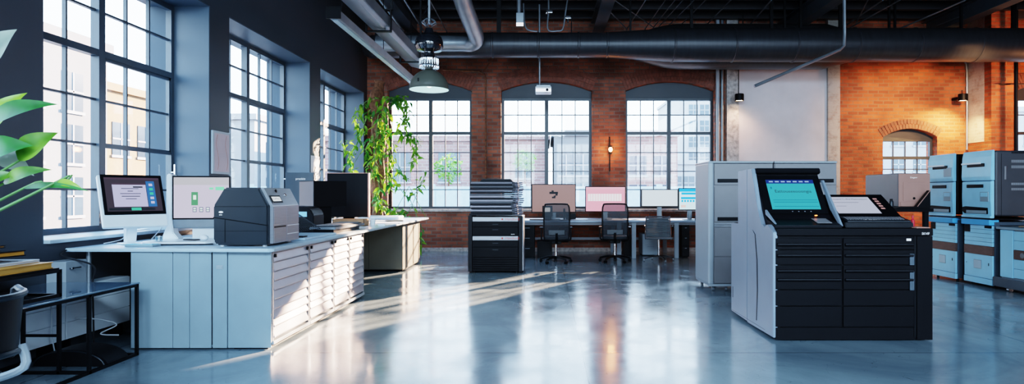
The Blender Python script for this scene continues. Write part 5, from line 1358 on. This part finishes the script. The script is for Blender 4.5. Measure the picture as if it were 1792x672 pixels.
# =========================================================== ducts
YD = 12.7; zc = PZ(79, YD)
def RR(px): return px*YD/F
xA, xB, xC = PX(660, YD), PX(1060, YD), PX(1175, YD)
t = thing('air_duct', 'long dark round air duct crossing the room below the ceiling, in front', 'duct', (4, YD, zc))
prof = [(.001, xA), (RR(21.5), xA), (RR(21.5), xB)]
for k in range(1, 6): prof.append((RR(21.5+(29-21.5)*k/5), xB+(xC-xB)*k/5))
x = xC
while x < XR-.05: 
    prof += [(RR(29), x), (RR(29)+.012, x+.01), (RR(29)+.012, x+.03), (RR(29), x+.04)]; x += 1.25
prof += [(RR(29), XR-.01)]
m = M(); m.lathe(prof, (0, YD, zc), 40, 'x'); m.out('duct_pipe', MT['duct'], t)
m = M()
for px in (760, 860, 940, 1010, 1060): m.lathe([(RR(21.5), PX(px, YD)), (RR(21.5)+.012, PX(px, YD)+.01), (RR(21.5)+.012, PX(px, YD)+.04), (RR(21.5), PX(px, YD)+.05)], (0, YD, zc), 40, 'x')
m.out('seam_band', MT['duct'], t)
for px, w in ((873, .045), (1103, .02), (1210, .03), (1350, .03), (1373, .02), (1401, .025), (1474, .075), (1556, .02), (1566, .02), (1682, .025), (1774, .045)):
    X = PX(px, YD); m = M(); r_ = RR(29) if px > 1175 else RR(22)
    m.box(X-w, X+w, YD-.02, YD+.02, zc+r_-.02, 5.415); m.out('hanger', MT['black'], t, smooth=False)
YE = 13.72; ze = PZ(82, YE)
def R2(px): return px*YE/F
t = thing('air_duct', 'second dark round duct behind the long one, close to the brick wall', 'duct', (1, YE, ze))
prof = [(.001, PX(636, YE)), (R2(14), PX(637, YE)), (R2(19), PX(645, YE)), (R2(20), PX(655, YE)), (R2(20), PX(850, YE)), (R2(14), PX(885, YE)), (R2(14), PX(1060, YE))]
for k in range(1, 9):
    u = k/8; prof.append((R2(14+(39-14)*(3*u*u-2*u**3)), PX(1060+(1190-1060)*u, YE)))
prof += [(R2(39), PX(1440, YE)), (R2(26), PX(1490, YE)), (R2(26), 9.9), (.001, 9.91)]
m = M(); m.lathe(prof, (0, YE, ze), 36, 'x'); m.out('duct_pipe', MT['duct'], t)
for px in (700, 1000, 1300): 
    m = M(); X = PX(px, YE); m.box(X-.012, X+.012, YE-.012, YE+.012, ze, 5.415); m.out('hanger', MT['black'], t, smooth=False)
# galvanised elbow pipe
t = thing('duct_elbow', 'pale galvanised pipe coming from the ceiling and bending left over the pendant lamp', 'pipe', P(836, 70, 12.0))
m = M(); m.tube([P(795, -70, 9.6), P(806, -10, 10.5), P(822, 35, 11.3), P(833, 65, 11.95), P(826, 76, 12.1), P(805, 76, 12.15), P(740, 76, 12.15), P(660, 76, 12.15)], .155, 20, sub=6); m.out('pipe', MT['galv'], t)
m = M(); q0, q1 = P(806, -10, 10.5), P(806, -10, 10.5)+Vector((0, 0, 1.2)); m.cyl(q0, (q0.x, q0.y, 5.415), .012); m.out('hanger', MT['black'], t)
# cable trunking and linear light along the left
t = thing('linear_light', 'long slim glass-and-steel strip light hung along the left window wall', 'light', (-2.6, 9.6, 3.55))
m = M(); m.prism([(-2.68, 3.60), (-2.66, 3.51), (-2.54, 3.51), (-2.52, 3.60), (-2.56, 3.64), (-2.64, 3.64)], 'y', 7.5, 12.1, .004); m.out('housing', MT['galv'], t)
m = M(); m.box(-2.635, -2.565, 7.55, 12.05, 3.495, 3.509); m.out('diffuser', mat('strip_diffuser', (.4, .5, .55), .2), t)
m = M(); m.box(-2.69, -2.51, 7.47, 7.499, 3.50, 3.65, .004); m.out('end_cap', MT['black'], t)
for y in (7.8, 9.8, 11.8):
    m = M(); m.cyl((-2.6, y, 3.63), (-2.6, y, 5.415), .006); m.out('suspension_wire', MT['black'], t)
t = thing('cable_trunking', 'wide pale grey trunking hung beside the strip light over the counter', 'trunking', (-2.36, 9, 3.8))
m = M(); m.prism([(-2.50, 3.72), (-2.25, 3.66), (-2.20, 3.70), (-2.20, 3.86), (-2.45, 3.92), (-2.50, 3.88)], 'y', 4.5, 11.35, .006); m.out('channel', MT['galv'], t)
for y in (6.0, 8.6, 10.6):
    m = M()
    for a, b, c_, d_ in ((-2.53, -2.17, 3.63, 3.65), (-2.53, -2.17, 3.93, 3.95)): m.box(a, b, y-.03, y+.03, c_, d_)
    m.box(-2.53, -2.515, y-.03, y+.03, 3.65, 3.93); m.box(-2.185, -2.17, y-.03, y+.03, 3.65, 3.93); m.box(-2.18, -2.15, y-.02, y+.02, 3.94, 5.415); m.out('bracket', MT['black'], t, smooth=False)
# =========================================================== pendant lamp
YL = 8.6; LX = PX(751, YL); rz_ = PZ(157, YL)
t = thing('pendant_lamp', 'large green-grey domed industrial pendant lamp hanging over the counter side', 'lamp', (LX, YL, rz_))
c = (LX, YL, 0)
R_ = .272
m = M(); pr = [(R_+.006, rz_), (R_, rz_+.01)]
for k in range(1, 12):
    a = k/11*PI/2*.93; pr.append((R_*math.cos(a), rz_+.01+.27*math.sin(a)))
pr += [(.06, rz_+.285), (.055, rz_+.30)]
m.lathe(pr, c, 48); m.out('shade', MT['shade'], t)
m = M(); m.lathe([(max(.01, r_-.006), z-.004) for r_, z in pr[:-2]]+[(.01, rz_+.26)], c, 48); m.out('reflector', MT['enamel'], t)
m = M(); m.sph((LX, YL, rz_+.10), .055, (1, 1, 1.3)); m.out('bulb', glow('lamp_bulb', (.8, 1, 1), 3), t)
m = M(); m.lathe([(.055, rz_+.30), (.13, rz_+.31), (.14, rz_+.33), (.125, rz_+.40), (.13, rz_+.43), (.06, rz_+.45)], c, 32)
for k in range(24): a = k*PI/12; m.box(LX+.13*math.cos(a)-.006, LX+.13*math.cos(a)+.006, YL+.13*math.sin(a)-.006, YL+.13*math.sin(a)+.006, rz_+.30, rz_+.43)
m.out('ribbed_collar', MT['chrome'], t)
m = M(); m.lathe([(.001, rz_+.44), (.085, rz_+.44), (.075, rz_+.48), (.065, rz_+.51), (.07, rz_+.53), (.17, rz_+.55), (.195, rz_+.60), (.195, rz_+.68), (.17, rz_+.74), (.07, rz_+.79), (.05, rz_+.86), (.001, rz_+.87)], c, 36); m.out('gear_housing', mat('glossy_black', (.012, .014, .018), .12, coat=.6), t)
m = M()
for k in range(7): a = k*.9; m.tube([(LX+.05*math.cos(a), YL+.05*math.sin(a), rz_+.90), (LX+.10*math.cos(a+.5), YL+.1*math.sin(a+.5), rz_+.95), (LX+.03*math.cos(a+1), YL+.03*math.sin(a+1), rz_+1.0)], .008, 5, sub=4)
m.out('wire_bundle', MT['galv'], t)
m = M(); m.cyl((LX, YL, rz_+.92), (LX, YL, 5.6), .022); m.out('rod', MT['galv'], t)
m = M(); m.tube([(LX-.0, YL-.2, rz_+1.05), (LX-.09, YL-.1, rz_+1.0), (LX+.0, YL, rz_+1.2)], .008, 6, sub=4); m.out('cord', MT['black'], t)
m = M(); m.box(LX-.11, LX-.095, YL-.262, YL-.235, rz_+.075, rz_+.12, .004, mtx=None); m.out('vent_slot', MT['black'], t)
# =========================================================== projector
YP = 13.1; cx, cz = PX(951, YP), PZ(158, YP)
t = thing('projector', 'white ceiling projector on a long pole before the middle arched window', 'projector', (cx, YP, cz))
m = M(); m.box(cx-.17, cx+.17, YP-.16, YP+.16, cz-.07, cz+.06, .015); m.out('body', MT['white'], t)
m = M(); m.box(cx-.16, cx+.16, YP-.168, YP-.161, cz-.055, cz+.01, .003); fp = m.out('front_panel', glow('projector_glow', (.75, .85, 1), 1.2), t)
m = M(); m.box(cx-.15, cx+.15, YP-.12, YP+.12, cz+.061, cz+.10, .008); m.cyl((cx-.08, YP, cz+.10), (PX(944, YP), YP, 5.415), .022); m.out('mount_pole', MT['galv'], t)
m = M(); m.cyl((cx+.08, YP-.19, cz-.02), (cx+.08, YP-.168, cz-.02), .03); m.out('lens', MT['black'], t)
# =========================================================== lamps on wall
def wall_can(lab, px, py, Y, ztop):
    X, z = PX(px, Y), PZ(py, Y)
    t = thing('wall_lamp', lab, 'lamp', (X, Y, z), group=None)
    m = M(); m.lathe([(.001, z+.10), (.095, z+.10), (.10, z+.08), (.10, z-.06), (.094, z-.06), (.09, z-.02)], (X, Y, 0), 28); m.out('shade', MT['black'], t)
    m = M(); m.cyl((X, Y, z-.045), (X, Y, z-.02), .088, n=28); m.out('diffuser', glow('warm_lamp', (1, .66, .36), 14), t)
    m = M(); m.cyl((X-.02, Y, z+.1), (X-.02, Y, ztop), .010); m.box(X-.03, X+.03, Y, YB-.16 if px < 1400 else YB-.001, z+.0, z+.05); m.out('stem', MT['black'], t)
    return X, z
l1 = wall_can('small black can lamp at the left edge of the white plaster panel', 1294, 172, 14.05, 5.4)
l2 = wall_can('small black can lamp glowing on the orange brick near the pier', 1685, 172, 14.10, 3.75)
YS = 14.36; X, z = PX(1068, YS), PZ(262, YS)
t = thing('wall_sconce', 'small glowing wall light with thin vertical bracket on the brick between arched windows', 'lamp', (X, YS, z))
m = M(); m.cyl((X-.01, YB-.06, PZ(300, YB)), (X-.01, YB-.06, PZ(240, YB)), .012); m.box(X-.04, X+.04, YB-.05, YB-.001, z-.10, z+.1, .006); m.cyl((X-.03, YB-.06, PZ(241, YB)), (X+.0, YB-.06, PZ(241, YB)), .010); m.out('bracket', MT['black'], t)
m = M(); m.sph((X, YS-.06, z), .045, (1, 1, 1.2)); m.out('bulb', glow('sconce_bulb', (1, .42, .14), 22), t)
# =========================================================== conduits
def pipe(name, lab, cat, pts, r=.02, mt='galv', sub=0, grp=None):
    m = M(); m.tube(pts, r, 8, sub=sub); o = m.out(name, MT[mt]); tag(o, lab, cat, grp); return o
b = YB-.03
pipe('wall_conduit', 'thin brown conduit running down the brick between the first two arched windows', 'conduit', [P(775, 122, b), P(838, 125, b), P(848, 130, b), P(850, 140, b), P(850, 312, b), P(850, 366, b)], .018, 'bark')
pipe('wall_conduit', 'short slanting conduit on the brick above the folder stack', 'conduit', [P(846, 124, b-.04), P(858, 108, b-.04), P(868, 97, b-.04)], .014, 'bark')
pipe('wall_conduit', 'pale conduit bending over the orange brick beside the pier', 'conduit', [P(1672, 104, b), P(1686, 105, b), P(1691, 112, b), P(1692, 125, b), P(1692, 262, b)], .022, 'galv')
pipe('standpipe', 'pale vertical pipe standing right beside the third arched window', 'pipe', [P(1256, -40, 14.33), P(1256, 420, 14.33)], .045, 'cablight')
pipe('standpipe', 'pale vertical pipe touching the rough plaster column', 'pipe', [P(1264, -40, 14.33), P(1264, 420, 14.33)], .035, 'galv')
pipe('standpipe', 'thick black vertical pipe in front of the brick pier at the far right', 'pipe', [(PX(1778, 13.5), 13.5, 0), (PX(1778, 13.5), 13.5, 5.41)], .04, 'black')
pipe('bracket_rod', 'thin black horizontal rod on the brick pier at the far right', 'rod', [(PX(1750, 13.6), 13.62, PZ(147, 13.6)), (PX(1795, 13.6), 13.62, PZ(147, 13.6))], .014, 'black')
pipe('sprinkler_pipe', 'slanting grey steel tube below the duct with its thin vertical drop', 'pipe', [P(1320, 151, 10.0), P(1470, 87, 10.2), P(1477, 80, 10.25), P(1478, 60, 10.25), P(1477, -60, 10.3), (PX(1477, 10.3), 10.3, 5.41)], .026, 'galv')
# thin conduits near the deck
thin = [((1040, -8, 12.0), (1098, 52, 13.9), .012), ((1075, 0, 12.2), (1150, 52, 14.0), .010), ((1130, 0, 12.4), (1096, 52, 13.8), .012), ((1168, -5, 12), (1128, 52, 13.9), .010), ((1185, -5, 12), (1142, 50, 13.9), .010), ((1200, -5, 12), (1150, 50, 13.9), .010), ((1220, -5, 12), (1165, 50, 13.9), .010), ((1240, -5, 12), (1185, 50, 13.9), .010), ((1283, -4, 12), (1232, 48, 13.9), .012), ((1350, 0, 12.2), (1305, 52, 13.9), .014), ((1545, 0, 12.2), (1478, 46, 13.8), .016), ((1575, 0, 12.2), (1485, 50, 13.8), .014), ((1690, 0, 12.4), (1575, 50, 13.8), .018), ((1740, 5, 12.4), (1640, 45, 13.9), .014), ((1520, -2, 12.2), (1498, 40, 13.5), .014), ((705, -4, 10.5), (745, 60, 12.6), .016), ((752, 0, 11), (782, 56, 12.6), .010), ((798, 0, 11), (812, 50, 12.2), .008), ((660, -6, 9.5), (706, 55, 12.3), .02)]
ld = ['first', 'second', 'third', 'fourth', 'fifth', 'sixth', 'seventh', 'eighth', 'ninth', 'tenth', 'eleventh', 'twelfth', 'thirteenth', 'fourteenth', 'fifteenth', 'sixteenth', 'seventeenth', 'eighteenth', 'nineteenth']
thin.sort(key=lambda q_: q_[1][0])
for k, (a_, b_, r_) in enumerate(thin):
    A, B = P(*a_), P(*b_)
    A.z = min(A.z, 5.40); B.z = min(B.z, 5.40)
    pipe('ceiling_conduit', 'thin slanting metal conduit under the dark ceiling, %s from the left' % ld[k], 'conduit', [A, B], r_, 'galv', 0, 'thin conduits under the ceiling')
# looped conduits with junction boxes above the duct
for k, (pp, lab) in enumerate((([(960, -6), (960, 20), (958, 45), (962, 54), (975, 54), (985, 50), (990, 20), (994, -6)], 'looped pale conduit dropping from the ceiling above the projector'), ([(916, 6), (918, 40), (924, 52), (940, 55)], 'short curved conduit above the duct beside a white ceiling spotlight'))):
    pipe('looped_conduit', lab, 'conduit', [P(x_, y_, 12.3) for x_, y_ in pp], .016, 'galv', 4)
t = thing('junction_box', 'small pale junction fitting on the looped conduit above the duct', 'junction box', P(961, 21, 12.3))
m = M(); p_ = P(961, 21, 12.26); m.box(p_.x-.07, p_.x+.07, p_.y-.05, p_.y+.02, p_.z-.03, p_.z+.03, .008); m.sph((p_.x-.05, p_.y-.05, p_.z-.03), .03); m.out('body', MT['chrome'], t)
t = thing('junction_box', 'small pale junction fitting to the right of the looped conduit', 'junction box', P(994, 26, 12.3))
m = M(); p_ = P(994, 28, 12.26); m.box(p_.x-.055, p_.x+.055, p_.y-.04, p_.y+.02, p_.z-.06, p_.z+.0, .008); m.cyl((p_.x, p_.y, p_.z-.13), (p_.x, p_.y, p_.z-.06), .02); m.out('body', MT['chrome'], t)
t = thing('ceiling_spotlight', 'grey box spotlight with white face pointing down above the long duct', 'lamp', P(910, 36, 12.1))
p_ = P(910, 36, 12.1); m = M(); m.box(p_.x-.075, p_.x+.075, p_.y-.07, p_.y+.07, p_.z-.10, p_.z+.14, .008); m.cyl((p_.x-.02, p_.y, p_.z+.14), (p_.x-.02, p_.y, 5.415), .045); m.out('body', MT['galv'], t)
m = M(); m.box(p_.x-.07, p_.x+.07, p_.y-.078, p_.y-.071, p_.z-.13, p_.z-.06, .002); m.out('lamp_face', glow('spot_white', (.8, .8, .85), 1.), t)
# =========================================================== light
W = bpy.data.worlds.new('sky'); S.world = W; W.use_nodes = True
nt = W.node_tree; nt.nodes.clear(); N = nt.nodes; L = nt.links
o = N.new('ShaderNodeOutputWorld'); bg = N.new('ShaderNodeBackground'); L.new(bg.outputs[0], o.inputs[0])
tc = N.new('ShaderNodeTexCoord'); sp = N.new('ShaderNodeSeparateXYZ'); L.new(tc.outputs['Generated'], sp.inputs[0])
cr = N.new('ShaderNodeValToRGB'); e = cr.color_ramp.elements
e[0].position = .0; e[0].color = (.78, .90, 1, 1); e[1].position = .6; e[1].color = (.45, .68, 1, 1)
L.new(sp.outputs[2], cr.inputs[0]); L.new(cr.outputs[0], bg.inputs[0])
SKY = 5.0
bg.inputs[1].default_value = SKY
def lamp(name, kind, energy, col, loc, rot=None, aim=None, **k):
    l = bpy.data.lights.new(name, kind); l.energy = energy; l.color = col
    for a, v in k.items(): setattr(l, a, v)
    ob = bpy.data.objects.new(name, l); COL.objects.link(ob); ob.location = loc
    if aim is not None: ob.rotation_euler = (Vector(aim)-Vector(loc)).to_track_quat('-Z', 'Y').to_euler()
    return ob
el = math.radians(17)
sd = Vector((-.55*math.cos(el), -.835*math.cos(el), -math.sin(el)))
lamp('sun', 'SUN', 30, (1, .60, .38), (6, 20, 8), aim=Vector((6, 20, 8))+sd, angle=math.radians(.8))
# warm wall lights
lamp('can_light', 'SPOT', 25, (1, .6, .4), (l1[0], 14.05, l1[1]-.06), aim=(l1[0], 14.1, 0), spot_size=math.radians(130), spot_blend=.8, shadow_soft_size=.05)
lamp('can_light_pier', 'SPOT', 200, (1, .58, .22), (l2[0]-.05, 13.95, l2[1]-.08), aim=(l2[0]-.8, 14.3, 1.2), spot_size=math.radians(140), spot_blend=.9, shadow_soft_size=.05)
lamp('brick_wash', 'SPOT', 440, (1, .56, .27), (8.9, 11.2, 3.9), aim=(8.6, 14.4, 3.0), spot_size=math.radians(75), spot_blend=.9, shadow_soft_size=.15)
lamp('duct_glow', 'POINT', 120, (1, .45, .2), (11.2, 12.6, 3.4), shadow_soft_size=.1)
lamp('sconce_light', 'POINT', 9, (1, .35, .10), (PX(1068, YS), YS-.13, PZ(262, YS)), shadow_soft_size=.05)
lamp('pendant_light', 'SPOT', 25, (.8, 1, 1), (LX, YL, rz_+.02), aim=(LX, YL, 0), spot_size=math.radians(110), spot_blend=.5, shadow_soft_size=.1)
lamp('fill_light', 'AREA', 380, (.55, .78, 1), (-1.5, -3.2, 5.0), aim=(-1.5, 5.5, 0), shape='RECTANGLE', size=5, size_y=1.2)  # two unseen blue fill lights added behind the camera to lift shadows
lamp('fill_light.001', 'AREA', 240, (.5, .75, 1), (5.5, -3.2, 5.0), aim=(5.5, 7, 0), shape='RECTANGLE', size=5, size_y=1.2)
# portals: no light of their own, they only guide the sky light through the openings
def portal(x, y, z, sx, sz, aim):
    l = bpy.data.lights.new('portal', 'AREA'); l.shape = 'RECTANGLE'; l.size = sx; l.size_y = sz; l.cycles.is_portal = True
    ob = bpy.data.objects.new('portal', l); COL.objects.link(ob); ob.location = (x, y, z); ob.rotation_euler = Vector(aim).to_track_quat('-Z', 'Z' if False else 'Y').to_euler()
for a, b in LW: portal(OUT+.0, (a+b)/2, (SILL+HEAD)/2, 2.8, 2.9, (1, 0, 0))
for o_ in BW: portal((o_[0]+o_[1])/2, YB+TH+.02, (o_[2]+o_[4])/2, o_[4]-o_[2]+.1 if o_[1]-o_[0] > 1.5 else 2, o_[4]-o_[2]+.1, (0, -1, 0))
for a, b in RWN: portal((a+b)/2, YR-.32, 2.55, 3.4, 3.4, (0, 1, 0))
# =========================================================== camera
cam = bpy.data.cameras.new('camera'); co = bpy.data.objects.new('camera', cam); COL.objects.link(co)
co.location = (0, 0, CAMZ); co.rotation_euler = (PI/2, 0, 0)
cam.sensor_width = 36; cam.lens = 36*F/1792; cam.shift_x = -59/1792; cam.shift_y = 4/1792; cam.clip_end = 500; cam.clip_start = .05
S.camera = co
S.view_settings.view_transform = 'Filmic'
S.view_settings.look = 'High Contrast'
S.view_settings.exposure = 1.2
c = S.cycles
c.max_bounces = 10; c.diffuse_bounces = 5; c.glossy_bounces = 4; c.transparent_max_bounces = 16; c.transmission_bounces = 6
c.sample_clamp_indirect = 8; c.use_denoising = True; c.caustics_reflective = False; c.caustics_refractive = False; c.blur_glossy = .5
